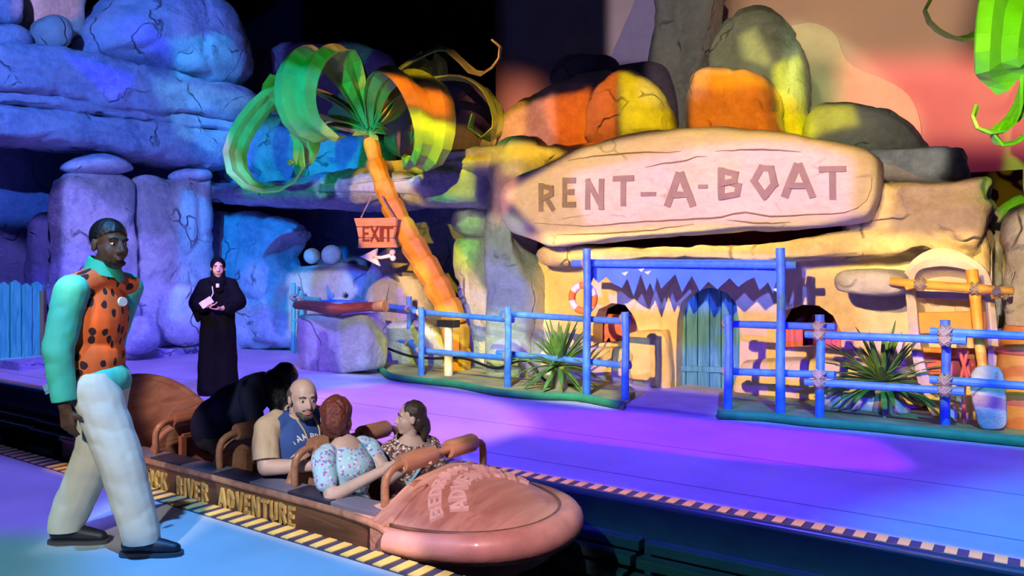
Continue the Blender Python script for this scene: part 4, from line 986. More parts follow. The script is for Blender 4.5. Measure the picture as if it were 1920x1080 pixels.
# awning over the door
aw = thing('cloth_awning', 'ragged blue cloth awning stretched between two tall blue poles over the door', 'awning', at_z(1463, 775, 0))
for px, pb, pt in ((1100, 741, 466), (1463, 776, 465)):
    q = at_z(px, pb, .04); top = at_v(px + 1, pt, q.y)
    b = MB(); b.tube([(q.x, q.y, 0), (q.x, q.y, .6), (q.x + .01, q.y, 1.2), (q.x, q.y, top.z)], [.05, .046, .044, .046], 10); b.build('pole', M['bluepole'], aw, smooth='auto')
VA = 8.12
a = at_v(1074, 494, VA - .04); c = at_v(1494, 497, VA - .08)
b = MB(); b.tube([a, a.lerp(c, .5), c], [.042, .038, .042], 9); b.build('crossbar', M['bluepole'], aw, smooth='auto')
zz = [(1104, 540), (1112, 520), (1122, 530), (1136, 519), (1150, 532), (1166, 540), (1176, 522), (1188, 556), (1201, 514), (1212, 545), (1219, 530), (1226, 548), (1232, 520), (1240, 541), (1266, 514), (1279, 548), (1297, 517), (1312, 546), (1328, 528), (1345, 542), (1368, 521), (1384, 538), (1400, 526), (1414, 520), (1424, 544), (1440, 529), (1449, 549), (1456, 525), (1459, 512)]
top_ = [(1459, 489), (1380, 488), (1280, 487), (1180, 487), (1104, 488)]
b = MB(); b.prism([at_v(x, y, VA) for x, y in zz + top_], (0, .012, 0)); b.build('valance', M['canvas'], aw)
b = MB(); p1_, p2_ = at_v(1104, 488, VA), at_v(1459, 489, VA)
b.prism([p1_, p2_, p2_ + vec(0, .75, .0), p1_ + vec(0, .75, .0)], (0, 0, .012)); b.build('cloth_top', M['canvas'], aw)
for x, y in ((1120, 497), (1165, 512), (1196, 505), (1208, 510), (1262, 498), (1310, 500), (1362, 497), (1410, 503), (1448, 542)):
    b = MB(); b.prism([at_v(x, y, VA - .004), at_v(x + 13, y - 3, VA - .004), at_v(x + 7, y + 5, VA - .004)], (0, .003, 0)); b.build('light_fleck', M['lightfleck'], aw)  # flecks of light on the cloth, put in as pale triangles
for px, py in ((1100, 494), (1463, 497)):
    b = tie_rope(at_v(px, py, VA - .03), .064)
    b.build('rope_lashing', M['rope'], aw, smooth=True)
# life ring on the left awning pole
lr = thing('life_ring', 'orange and white life ring hanging on the left awning pole', 'ring', at_v(1092, 590, 7.98))
cR = at_v(1093, 559, 7.98)
for k in range(8):
    a0 = k * pi / 4 + .2
    pts = [cR + vec(.15 * math.cos(a0 + i * pi / 24), 0, .15 * math.sin(a0 + i * pi / 24)) for i in range(7)]
    b = MB(); b.tube(pts, .042, 10); b.build('ring_band', M['ringorange' if k % 2 else 'white'], lr, smooth='auto')
# bollard lamp and cable behind the railing
bl = thing('bollard', 'pale bollard with a small dark lamp box beside the palm foot', 'bollard', at_z(841, 704, .05))
q = at_z(841, 704, .05)
b = MB(); b.tube([q, q + vec(0, 0, .66)], [.062, .058], 12); b.build('post', M['metalw'], bl, smooth='auto')
b = MB(); b.box(q + vec(0, 0, .71), (.3, .14, .1)); b.build('lamp_box', M['black'], bl, bevel=.012)
b = MB(); b.tube(crom([at_v(718, 650, 8.62), at_v(770, 668, 8.5), at_v(815, 672, 8.5), at_v(870, 672, 8.6), at_v(930, 690, 8.5), at_v(985, 675, 8.5), at_v(1025, 715, 8.5), at_z(1080, 722, .07)], 40, False), .02, 7)
props(b.build('cable', M['cable'], smooth=True), 'black cable sagging along behind the left railing', 'cable')

# ================================================================= plants
def yucca(label, base, h0, n, L, seed):
    rr = random.Random(seed)
    t = thing('yucca_plant', label, 'plant', base)
    b = MB(); b.tube([base, base + vec(.01, 0, h0 * .5), base + vec(0, 0, h0)], [.11, .085, .10], 9); b.build('stem', M['stem'], t, smooth='auto')
    c = base + vec(0, 0, h0)
    for i in range(n):
        az = rr.random() * 2 * pi; el = rr.uniform(-.15, 1.35) if i > n // 5 else rr.uniform(-.35, .2)
        ln = L * rr.uniform(.7, 1.1)
        d = vec(math.cos(az) * math.cos(el), math.sin(az) * math.cos(el) * .75, math.sin(el))
        droop = rr.uniform(.08, .3) * ln * (1.2 - el * .6)
        s0 = c + d * .04
        pts = [s0, s0 + d * ln * .4 + vec(0, 0, -droop * .1), s0 + d * ln * .75 + vec(0, 0, -droop * .45), s0 + d * ln + vec(0, 0, -droop)]
        side = d.cross(UP)
        if side.length < .1: side = vec(1, 0, 0)
        ribbon(pts, .052 * rr.uniform(.8, 1.2), [side.normalized()], .006, 9, .012, (.7, 1, .04)).build('leaf', M['leafg'], t, smooth=True)
    return t
yucca('spiky green yucca behind the left railing beside the life ring', at_z(1048, 726, .05), .26, 70, .62, 5)
yucca('spiky dark yucca behind the right railing before the rock', at_z(1655, 772, .05), .30, 80, .62, 9)

# ================================================================= upright canoe, poles and boards on the right
M['canoe'] = rockm('pale_canoe', (.60, .52, .48), (.76, .68, .64), crack=.4, bump=.25)
M['canoein'] = plain('canoe_inside', (.74, .64, .46), .8, vary=.12, vsc=4, bump=.3)
cn = thing('upright_canoe', 'pale dugout canoe standing on end with orange and red thwarts inside', 'canoe', at_z(1790, 792, .05))
VCN = 8.72
oc = [(1700, 560), (1694, 520), (1712, 488), (1745, 468), (1778, 466), (1815, 480), (1848, 505), (1862, 545), (1872, 640), (1872, 730), (1858, 785), (1815, 805), (1770, 798), (1738, 760), (1718, 700), (1706, 630)]
ic = [(1718, 570), (1712, 535), (1722, 508), (1752, 500), (1782, 500), (1815, 507), (1838, 522), (1846, 550), (1852, 640), (1852, 720), (1840, 760), (1808, 775), (1778, 765), (1755, 735), (1736, 690), (1724, 635)]
n = 72
O1 = crom([at_v(x, y, VCN) for x, y in oc], n); I1 = crom([at_v(x, y, VCN - .03) for x, y in ic], n)
cen = sum(O1, vec(0, 0, 0)) / n
rings = [([cen + (p - cen) * .72 + vec(0, .40, 0) for p in O1]), ([cen + (p - cen) * .93 + vec(0, .25, 0) for p in O1]), [p + vec(0, .08, 0) for p in O1], [p + vec(0, -.03, 0) for p in O1], [p.lerp(q, .5) + vec(0, -.05, 0) for p, q in zip(O1, I1)], I1]
vs = [p for r_ in rings for p in r_]; fs = []
for j in range(len(rings) - 1):
    for k in range(n):
        k2 = (k + 1) % n; fs.append((j * n + k, j * n + k2, (j + 1) * n + k2, (j + 1) * n + k))
fs.append(tuple(range(n)))
b = MB(); b.add(vs, fs); b.build('hull', M['canoe'], cn, smooth='auto')
rings = [I1, [cen + (p - cen) * .97 + vec(0, .14, 0) for p in I1], [cen + (p - cen) * .85 + vec(0, .27, 0) for p in I1], [cen + (p - cen) * .5 + vec(0, .33, 0) for p in I1]]
vs = [p for r_ in rings for p in r_] + [cen + vec(0, .34, 0)]; fs = []
for j in range(len(rings) - 1):
    for k in range(n):
        k2 = (k + 1) % n; fs.append((j * n + k, j * n + k2, (j + 1) * n + k2, (j + 1) * n + k))
for k in range(n): fs.append((3 * n + k, 3 * n + (k + 1) % n, 4 * n))
b = MB(); b.add(vs, fs); b.build('inner_shell', M['canoein'], cn, smooth='auto')
M['lavplank'] = plain('lavender_plank', (.52, .46, .60), .7); M['redplank'] = plain('red_plank', (.62, .12, .07), .6, vary=.25)
for (xa, ya, xb, yb, h, mat) in ((1716, 552, 1848, 556, 13, 'lavplank'), (1718, 606, 1850, 604, 40, 'orange'), (1730, 662, 1852, 664, 20, 'orange'), (1732, 688, 1850, 690, 34, 'redplank')):
    p = [at_v(xa, ya - h / 2, VCN + .05), at_v(xb, yb - h / 2, VCN + .05), at_v(xb, yb + h / 2, VCN + .05), at_v(xa, ya + h / 2, VCN + .05)]
    b = MB(); b.prism(p, (0, .07, 0)); b.build('thwart', M[mat], cn, bevel=.01)
M['orangepole'] = plain('orange_pole', (.90, .42, .06), .55, vary=.2, vsc=9, bump=.3)
cp = thing('crossed_poles', 'two orange poles lashed in a cross leaning before the canoe', 'pole', at_z(1846, 790, .05))
p = [at_v(1822, 506, 8.42), at_v(1829, 560, 8.38), at_v(1836, 640, 8.3), at_v(1846, 714, 8.22)]
b = MB(); b.tube(p, [.052, .05, .046, .038], 10); b.build('upright_pole', M['orangepole'], cp, smooth='auto')
p = [at_v(1669, 528, 8.36), at_v(1735, 534, 8.34), at_v(1830, 541, 8.31), at_v(1901, 546, 8.3)]
b = MB(); b.tube(p, [.04, .044, .044, .036], 10); b.build('cross_pole', M['orangepole'], cp, smooth='auto')
for (xa, ya, xb, yb) in ((1698, 540, 1728, 530), (1858, 556, 1880, 552)):
    b = MB(); b.tube([at_v(xa, ya, 8.33), at_v(xb, yb, 8.33)], .03, 8); b.build('peg', M['orangepole'], cp, smooth='auto')
for px, py in ((1726, 533), (1828, 541), (1870, 545)):
    b = tie_rope(at_v(px, py, 8.33), .056, .065, .010)
    b.build('rope_lashing', M['rope'], cp, smooth=True)
R('paddle_board', 'pale rounded stone paddle blade standing right of the canoe', M['rock'], 'v', 8.22, [(1820, 730), (1822, 700), (1838, 686), (1868, 688), (1882, 705), (1888, 760), (1886, 798), (1862, 805), (1838, 800), (1828, 770)], .12, cat='paddle', p=5, amp=.006)
st = thing('folding_trestle', 'small red crossed-stick trestle before the canoe', 'trestle', at_z(1808, 790, .05))
for (xa, ya, xb, yb) in ((1800, 660, 1816, 716), (1814, 658, 1800, 716), (1797, 712, 1822, 712)):
    b = MB(); b.tube([at_v(xa, ya, 8.36), at_v(xb, yb, 8.36)], .016, 7); b.build('stick', M['redplank'], st)
b = MB(); b.tube([at_v(1807, 712, 8.36), vec(at_v(1807, 712, 8.36).x, 8.36, .04)], .02, 7); b.build('leg', M['redplank'], st)
br = thing('orange_barrel', 'orange rounded barrel cut by the right edge of the picture', 'barrel', at_z(1925, 800, .05))
q = at_z(1925, 800, .05)
b = MB(); b.tube([q, q + vec(0, 0, .2), q + vec(0, 0, .5), q + vec(0, 0, .8), q + vec(0, 0, .93)], [.20, .235, .245, .21, .17], 22); b.build('barrel_body', M['orange'], br, smooth='auto')
for z in (.22, .68):
    b = MB(); b.tube([q + vec(0, 0, z), q + vec(0, 0, z + .04)], [.243, .243], 22); b.build('hoop', M['redplank'], br, smooth='auto')

# ================================================================= ride boat
M['hull'] = woodm('dark_carved_wood', (.13, .07, .045), (.24, .14, .09), .4, axis=0, sc=3, coat=.2)
M['wood'] = woodm('carved_brown_wood', (.32, .15, .09), (.56, .32, .21), .45, axis=1, sc=2.2, coat=.15, bump=.5)
M['rail'] = woodm('bronze_rail', (.34, .15, .08), (.48, .23, .13), .38, axis=1, sc=5, coat=.3)
M['gold'] = plain('gold_letter', (.62, .45, .16), .45, vary=.25, vsc=20)
M['padn'] = plain('navy_pad', (.04, .04, .08), .4)
M['padg'] = plain('grey_pad', (.22, .21, .30), .45)
M['bumper'] = plain('pink_bumper', (.66, .36, .30), .42, vary=.18, vsc=7, bump=.15, coat=.2)
M['bowtop'] = woodm('bow_shell', (.42, .22, .16), (.68, .44, .34), .45, axis=1, sc=2.0, coat=.15, bump=.6)
M['seat'] = plain('dark_vinyl_seat', (.05, .04, .06), .45)
bo = thing('ride_boat', 'long brown carved wooden ride boat with side lettering, floating in the dark channel', 'boat', (-4.3, 3.65, -.5))
V0, V1 = 3.06, 4.22
UB, UF = -6.45, -2.98
# side walls
for v, s in ((V0, 1), (V1, -1)):
    b = MB()
    pts = [(UB, v, -.42), (UF + .1, v, -.36), (UF + .26, v + s * .02, -.10), (UF + .16, v, .03), (UF - .12, v, .125), (-4.2, v, .14), (UB, v, .15)]
    b.prism(pts, (0, s * .05, 0)); b.build('side_panel', M['hull'], bo, bevel=.012)
    b = MB(); b.tube(crom([(UB, v - s * .005, .15), (-4.2, v - s * .005, .14), (UF - .12, v - s * .005, .118), (UF + .14, v, .04), (UF + .26, v + s * .03, -.08), (UF + .2, v + s * .03, -.15)], 30, False), .022, 8); b.build('gunwale_trim', M['wood'], bo, smooth=True)
    # checkered pads on the gunwale
    k = 0; u = UB + .1
    while u < UF - .25:
        w = .37
        b = MB(); b.box((u + w / 2, v + s * .11, .145), (w - .012, .17, .035)); b.build('gunwale_pad', M['padn' if k % 2 else 'padg'], bo, bevel=.006); u += w; k += 1
    b = MB(); b.box(((UB + UF) / 2, v + s * .15, -.12), (UF - UB, .06, .5)); b.build('inner_wall', M['wood'], bo)
b = MB(); b.box(((UB + UF) / 2, (V0 + V1) / 2, -.44), (UF - UB + .2, V1 - V0 - .06, .06)); b.build('boat_floor', M['seat'], bo)
# lettering along the near side
txt = 'BEDROCK RIVER ADVENTURE'; u = -5.53
wid = [(.30 if c == ' ' else GL[c][0] * .112 / .66 * .5) for c in txt]
tot = sum(wid); gap = (1.875 - sum(.075 if c == ' ' else GL[c][0] * .085 for c in txt)) / (len(txt) - 1)
for c in txt:
    if c == ' ': u += .075 + gap; continue
    w = GL[c][0] * .085; b = MB(); z0 = -.025 + .006 * (rnd.random() - .5)
    strokes(b, c, lambda s, t, d: vec(u + s * .085, V0 - d, z0 + t * .112), .20, 0, .014)
    b.build('letter', M['gold'], bo); u += w + gap
# seats: benches and rounded backs
for i, u in enumerate((-3.86, -4.62, -5.38)):
    b = MB(); pts = []
    for k in range(25):
        a = pi * k / 24
        pts.append((u - .06, (V0 + V1) / 2 + .46 * math.copysign(abs(math.cos(a)) ** .7, math.cos(a)), .02 + .33 * abs(math.sin(a)) ** .75))
    pts += [(u, (V0 + V1) / 2 - .46, -.4), (u, (V0 + V1) / 2 + .46, -.4)]
    b.prism(pts, (.055, 0, 0)); b.build('seat_back', M['wood'], bo, bevel=.014)
    b = MB(); b.box((u + .27, (V0 + V1) / 2, -.2), (.42, .86, .12)); b.build('bench', M['seat'], bo, bevel=.03)
# tall curved tail back
vs = []; fs = []
nu, nv = 10, 24
for lay in (0, 1):
    for i in range(nu):
        for k in range(nv):
            a = -1 + 2 * k / (nv - 1); t = i / (nu - 1)
            top = .54 - .32 * abs(a) ** 3.2
            z = -.4 + (top + .4) * t
            vs.append(vec(UB + .12 + .34 * a * a - .30 * t * t + .07 * lay, (V0 + V1) / 2 + a * .58, z))
for lay in (0, 1):
    o_ = lay * nu * nv
    for i in range(nu - 1):
        for k in range(nv - 1):
            q = o_ + i * nv + k; fs.append((q, q + 1, q + nv + 1, q + nv))
o_ = nu * nv
for k in range(nv - 1):
    q = (nu - 1) * nv + k; fs.append((q, q + 1, o_ + q + 1, o_ + q)); fs.append((k, k + 1, o_ + k + 1, o_ + k))
for i in range(nu - 1):
    for k in (0, nv - 1):
        q = i * nv + k; fs.append((q, q + nv, o_ + q + nv, o_ + q))
b = MB(); b.add(vs, fs); b.build('tail_back', M['wood'], bo, smooth='auto')
b = MB(); b.tube(crom([vs[o_ + (nu - 1) * nv + k] - vec(.035, 0, 0) for k in range(nv)], 40, False), .045, 9); b.build('tail_rim', M['wood'], bo, smooth=True)
b = MB(); b.box((UB + .35, (V0 + V1) / 2, -.2), (.5, .86, .12)); b.build('bench', M['seat'], bo, bevel=.03)
# lap bars
for u in (-3.04, -3.80, -4.56, -5.32):
    lb = crom([(u, V0 + .12, .15), (u, V0 + .12, .30), (u + .01, V0 + .16, .365), (u + .01, V0 + .28, .385), (u + .01, 3.65, .385), (u + .01, V1 - .28, .385), (u + .01, V1 - .16, .365), (u, V1 - .12, .30), (u, V1 - .12, .15)], 40, False)
    b = MB(); b.tube(lb, .024, 9); o = b.build('lap_bar', M['rail'], bo, smooth=True)
    for va, vb in ((V0 + .24, 3.58), (3.72, V1 - .24)):
        b = MB(); b.tube([(u + .01, va, .385), (u + .01, va + .015, .385), (u + .01, vb - .015, .385), (u + .01, vb, .385)], [.052, .058, .058, .052], 16); b.build('grip_roll', M['rail'], o, smooth='auto')
    b = MB(); b.bar((u + .05, V0 + .30, .26), (u + .05, V1 - .30, .26), .03, .03); b.bar((u + .05, V0 + .30, -.38), (u + .05, V0 + .30, .26), .04, .04); b.build('bar_frame', M['rail'], o)
# bow: domed shell with a rolled bumper
BC, BH, BL = 3.64, .60, .80
ub0 = -3.02
def bow_out(a): return vec(ub0 + BL * abs(math.cos(a)) ** .85, BC + BH * math.copysign(abs(math.sin(a)) ** .95, math.sin(a)), .06)
def bow_z(x, y):
    s = min(1, max(0, (x - ub0 + .15) / (BL + .15))); w = abs(y - BC) / BH
    r = min(1, math.sqrt(max(0, (x - ub0) / BL) ** 2.2 + w ** 2.2))
    return .09 + .22 * (1 - r ** 2.0) * (1 - .25 * s)
na, nr = 48, 14; vs = []; fs = []
for i in range(nr + 1):
    for k in range(na + 1):
        a = -pi / 2 + pi * k / na; e = bow_out(a); r = i / nr
        p = vec(ub0 + (e.x - ub0) * r, BC + (e.y - BC) * r, 0); p.z = bow_z(p.x, p.y); vs.append(p)
for i in range(nr):
    for k in range(na):
        q = i * (na + 1) + k; fs.append((q, q + 1, q + na + 2, q + na + 1))
nb_ = len(vs)
for k in range(na + 1): p = vs[nr * (na + 1) + k]; vs.append(vec(p.x - .1 * (p.x - ub0), p.y, -.14))
for k in range(na): fs.append((nr * (na + 1) + k, nr * (na + 1) + k + 1, nb_ + k + 1, nb_ + k))
b = MB(); b.add(vs, fs); b.build('bow_shell', M['bowtop'], bo, smooth='auto')
for sgn in (-1, 1):
    b = MB(); vs = []; fs = []
    for i in range(11):
        t = i / 10; x = UF - .42 + t * .5; wdt = .02 + .30 * t ** 1.6
        for j in range(7):
            y = BC + sgn * (BH - .02 - wdt * j / 6); vs.append(vec(x, y, .12 + (bow_z(max(x, ub0), y) - .12) * t ** 1.3 + .015))
    for i in range(10):
        for j in range(6):
            q = i * 7 + j; fs.append((q, q + 1, q + 8, q + 7))
    b.add(vs, fs)
    o = b.build('bow_flare', M['bowtop'], bo, smooth=True)
    sm = o.modifiers.new('solid', 'SOLIDIFY'); sm.thickness = .02
ba = [(-pi / 2 + pi * k / 48) * .93 for k in range(49)]
b = MB(); b.tube([bow_out(a) + vec(.01, 0, -.015) for a in ba], [.062 + .03 * math.cos(a) for a in ba], 14); b.build('bumper', M['bumper'], bo, smooth='auto')
gr = [bow_out(a) for a in ba]; b = MB()
b.tube([vec(ub0 + (p.x - ub0) * .945, BC + (p.y - BC) * .945, bow_z(ub0 + (p.x - ub0) * .945, BC + (p.y - BC) * .945) + .004) for p in gr], .012, 8); b.build('rim_groove', M['hull'], bo, smooth=True)
# raised oval nose plate
b = MB(); vs = []; fs = []
cxo = -2.50
for i in range(9):
    for k in range(36):
        a = 2 * pi * k / 36; r = i / 8
        x = cxo + .19 * r * math.cos(a); y = BC + .30 * r * math.sin(a)
        z = bow_z(x, y) + .022 * (1 - r ** 6) + .012 * mnoise.noise(vec(x * 9, y * 9, 0)) * (1 - r)
        vs.append(vec(x, y, z))
for i in range(8):
    for k in range(36):
        k2 = (k + 1) % 36; fs.append((i * 36 + k, i * 36 + k2, (i + 1) * 36 + k2, (i + 1) * 36 + k))
b.add(vs, fs); b.build('nose_plate', M['bowtop'], bo, smooth=True)
# raised arched lettering on the bow, read from the nose side
M['bowlet'] = plain('raised_bow_letter', (.86, .70, .62), .5)
def arc_text(txt, ox, rad, h, a0, a1):
    ws = [.35 if c == ' ' else GL[c][0] for c in txt]; gap = .32
    tot = sum(ws) + gap * (len(txt) - 1); cur = 0
    for c, w in zip(txt, ws):
        if c != ' ':
            b = MB()
            def mf(s, t, d):
                a = a0 + (a1 - a0) * (cur + s) / tot; r = rad + t * h
                x = ox - r * math.cos(a); y = BC + r * 1.12 * math.sin(a)
                return vec(x, y, bow_z(x, y) + d)
            strokes(b, c, mf, .24, -.01, .016, 2); b.build('letter', M['bowlet'], bo)
        cur += w + gap
arc_text('BEDROCK RIVER', -2.42, .44, .062, -.98, .98)
arc_text('ADVENTURE', -2.42, .31, .082, -1.02, 1.02)

# ================================================================= people
def skinmat(name, col, rough=.5):
    m = plain(name, col, rough, vary=.07, vsc=12)
    b = m.node_tree.nodes['Principled BSDF']
    b.inputs['Subsurface Weight'].default_value = .08; b.inputs['Subsurface Radius'].default_value = (.02, .008, .004)
    return m
def spots(name, base, spot_cols, scale, lo, hi, rough=.75, rand=.9):
    """printed cloth: irregular blotches of several colours on a ground"""
    m, nt, b = nmat(name)
    tc = N(nt, 'ShaderNodeTexCoord')
    cur = None; prev = base
    for i, c in enumerate(spot_cols):
        mp = N(nt, 'ShaderNodeMapping'); mp.inputs['Location'].default_value = (i * 3.3, i * 1.7, i * 5.1); nt.links.new(tc.outputs['Object'], mp.inputs[0])
        vo = N(nt, 'ShaderNodeTexVoronoi', distance='MINKOWSKI' if i == 0 else 'EUCLIDEAN'); vo.inputs['Scale'].default_value = scale * (1 + .22 * i); vo.inputs['Randomness'].default_value = rand
        if i == 0: vo.inputs['Exponent'].default_value = 1.2
        nt.links.new(mp.outputs[0], vo.inputs['Vector'])
        f = ramp(nt, vo.outputs['Distance'], hi, lo)
        prev = mixc(nt, f, prev, c)
    nt.links.new(prev, b.inputs['Base Color']); b.inputs['Roughness'].default_value = rough
    return m
M['skindark'] = skinmat('dark_brown_skin', (.095, .048, .032), .62)
M['skinfair'] = skinmat('fair_skin', (.62, .42, .34))
M['skintan'] = skinmat('light_tan_skin', (.60, .38, .27))
M['hairblack'] = plain('black_hair', (.008, .008, .010), .38, bump=.5, bsc=60)
M['hairgrey'] = plain('greying_hair', (.10, .085, .075), .7, bump=.5, bsc=80)
M['hairred'] = plain('reddish_brown_hair', (.16, .035, .022), .45, bump=.6, bsc=60)
M['hairbrown'] = plain('dark_brown_hair', (.05, .032, .025), .42, bump=.5, bsc=60)
M['eyew'] = plain('eye_white', (.75, .73, .70), .3); M['iris'] = plain('dark_iris', (.02, .012, .01), .2)
M['lipd'] = plain('dark_lip', (.14, .05, .045), .5); M['lipp'] = plain('pink_lip', (.55, .20, .18), .5)
def vestm():
    m, nt, b = nmat('orange_spotted_vest')
    tc = N(nt, 'ShaderNodeTexCoord'); sp = N(nt, 'ShaderNodeSeparateXYZ'); nt.links.new(tc.outputs['Object'], sp.inputs[0])
    at = N(nt, 'ShaderNodeMath', operation='ARCTAN2'); nt.links.new(sp.outputs[1], at.inputs[0]); nt.links.new(sp.outputs[0], at.inputs[1])
    sc = N(nt, 'ShaderNodeMath', operation='MULTIPLY'); nt.links.new(at.outputs[0], sc.inputs[0]); sc.inputs[1].default_value = .19
    cb = N(nt, 'ShaderNodeCombineXYZ'); nt.links.new(sc.outputs[0], cb.inputs[0]); nt.links.new(sp.outputs[2], cb.inputs[1])
    vo = N(nt, 'ShaderNodeTexVoronoi', voronoi_dimensions='2D'); vo.inputs['Scale'].default_value = 11; vo.inputs['Randomness'].default_value = .9
    nw = N(nt, 'ShaderNodeTexNoise'); nw.inputs['Scale'].default_value = 16; nt.links.new(cb.outputs[0], nw.inputs['Vector'])
    wv = N(nt, 'ShaderNodeVectorMath', operation='MULTIPLY_ADD'); nt.links.new(nw.outputs['Color'], wv.inputs[0]); wv.inputs[1].default_value = (.028, .028, 0); nt.links.new(cb.outputs[0], wv.inputs[2])
    nt.links.new(wv.outputs[0], vo.inputs['Vector'])
    nt.links.new(mixc(nt, ramp(nt, vo.outputs['Distance'], .245, .215), (.90, .16, .03), (.03, .012, .02)), b.inputs['Base Color'])
    b.inputs['Roughness'].default_value = .75
    return m
M['vest'] = vestm()
M['tealshirt'] = plain('turquoise_shirt', (.07, .62, .50), .7, vary=.12, vsc=5, bump=.12, bsc=30)
M['collar'] = plain('emerald_collar', (.03, .46, .28), .7)
M['trouser'] = plain('cream_trousers', (.66, .64, .55), .8, vary=.06, vsc=4, bump=.12, bsc=30)
M['shoe'] = plain('dark_navy_shoe', (.018, .02, .04), .5); M['sole'] = plain('dark_sole', (.07, .07, .09), .6)
M['abaya'] = plain('black_abaya', (.004, .004, .008), .85, bump=.3, bsc=6, spec=.08)
M['navytop'] = plain('navy_top', (.016, .022, .062), .8, bump=.3, bsc=8, spec=.15)
M['tanraglan'] = plain('tan_sleeve', (.58, .43, .28), .8, bump=.3, bsc=10)
M['bluetee'] = plain('blue_tee', (.03, .08, .30), .8, bump=.3, bsc=9)
M['darkpants'] = plain('dark_trousers', (.02, .03, .06), .85)
M['floral'] = spots('turquoise_floral', (.42, .66, .80), [(.10, .60, .66), (.20, .22, .62), (.80, .82, .90), (.62, .10, .50)], 22, .22, .30)
M['floral2'] = spots('brown_floral', (.12, .05, .05), [(.70, .52, .42), (.42, .22, .18), (.75, .66, .58)], 34, .34, .44)
M['purplepants'] = spots('purple_floral', (.22, .06, .34), [(.60, .16, .40), (.75, .55, .60)], 22, .2, .3)
M['strap'] = plain('light_blue_strap', (.22, .46, .62), .6)
M['cord'] = plain('yellow_cord', (.50, .42, .20), .6)

def basis(f, u=UP):
    f = Vector(f).normalized(); r = f.cross(Vector(u)).normalized(); u2 = r.cross(f)
    return Matrix(((r.x, f.x, u2.x), (r.y, f.y, u2.y), (r.z, f.z, u2.z)))
class Fig:
    def __init__(s, label, root, fwd, group=None):
        s.o = Vector(root); s.B = basis(fwd); s.t = thing('person', label, 'person', root, group)
    def W(s, p): return s.o + s.B @ Vector(p)
    def mk(s, name, prims, mat, vox=.008, sm=4, cuts=(), parent=None, solid=0, factor=.5, fold=0, fs=7, fz=.55):
        mb = MB()
        for pr in prims:
            if pr[0] == 'c':
                _, p, q, r1, r2 = pr; p = s.W(p); q = s.W(q)
                mb.ball(p, r1, 14, 8); mb.ball(q, r2, 14, 8)
                if (q - p).length > 1e-4: mb.tube([p, q], [r1, r2], 14)
            elif pr[0] == 'w':      # world capsule
                _, p, q, r1, r2 = pr
                mb.ball(p, r1, 12, 8); mb.ball(q, r2, 12, 8)
                if (q - p).length > 1e-4: mb.tube([p, q], [r1, r2], 12)
            elif pr[0] == 'e':
                _, c, r, R = pr; mb.ball(s.W(c), r, 20, 14, s.B @ R if R else s.B)
            elif pr[0] == 'we':
                _, c, r, R = pr; mb.ball(c, r, 20, 14, R)
        me = mb.mesh('tmp'); o = bpy.data.objects.new('tmp', me); COL.objects.link(o)
        rm = o.modifiers.new('r', 'REMESH'); rm.mode = 'VOXEL'; rm.voxel_size = vox; rm.use_smooth_shade = True
        if sm: q = o.modifiers.new('s', 'SMOOTH'); q.factor = factor; q.iterations = sm
        dg = bpy.context.evaluated_depsgraph_get()
        me2 = bpy.data.meshes.new_from_object(o.evaluated_get(dg))
        bpy.data.objects.remove(o); bpy.data.meshes.remove(me)
        if fold:
            bm = bmesh.new(); bm.from_mesh(me2); bm.normal_update()
            for v in bm.verts:
                q = v.co; d = mnoise.noise(vec(q.x * fs, q.y * fs, q.z * fs * fz) + vec(0, 0, 9)); e = mnoise.noise(q * (fs * 2.3) + vec(4, 4, 4))
                v.co = q + v.normal * fold * (1.2 * (abs(d) - .25) + .35 * e)
            bm.to_mesh(me2); bm.free()
        if cuts:
            bm = bmesh.new(); bm.from_mesh(me2)
            for (c, nn, wld) in cuts:
                c = Vector(c) if wld else s.W(c); nn = Vector(nn) if wld else s.B @ Vector(nn)
                bmesh.ops.bisect_plane(bm, geom=bm.verts[:] + bm.edges[:] + bm.faces[:], plane_co=c, plane_no=nn, clear_outer=True)
            bm.to_mesh(me2); bm.free()
        ob = link(name, me2, mat, parent or s.t)
        if solid: q = ob.modifiers.new('solid', 'SOLIDIFY'); q.thickness = solid; q.offset = 1
        return ob
def hand(w, d, n, t, curl=.35, s=1.0):
    """w wrist, d pointing along the hand, n out of the palm, t towards the thumb (all local)"""
    w = Vector(w); d = Vector(d).normalized(); n = Vector(n); n = (n - d * n.dot(d)).normalized(); t = Vector(t); t = (t - d * t.dot(d) - n * t.dot(n)).normalized()
    P = []
    for k in (-1.5, -.5, .5, 1.5):
        P.append(('c', w + t * (.012 * k * s), w + d * (.085 * s) + t * (.0195 * k * s), .015 * s, .0125 * s))
    P.append(('c', w - d * .03, w + d * .02, .026 * s, .024 * s))
    for i, L in enumerate((.070, .078, .072, .056)):
        p = w + d * ((.088 - .006 * abs(i - 1)) * s) + t * ((.0295 - .0195 * i) * s); a = curl * (.6 + .12 * i); ang = 0; r = .0092 * s
        for j, f in enumerate((.45, .31, .24)):
            ang += a * (1 if j else .7); dd = d * math.cos(ang) + n * math.sin(ang)
            q = p + dd * (L * f * s); P.append(('c', p, q, r, r * .93)); p = q; r *= .93
    b0 = w + d * (.022 * s) + t * (.022 * s); b1 = b0 + (d * .62 + t * .72 + n * .25).normalized() * (.042 * s); b2 = b1 + (d * .9 + t * .25 + n * .4).normalized() * (.034 * s)
    P += [('c', b0, b1, .013 * s, .0115 * s), ('c', b1, b2, .0115 * s, .009 * s)]
    return P
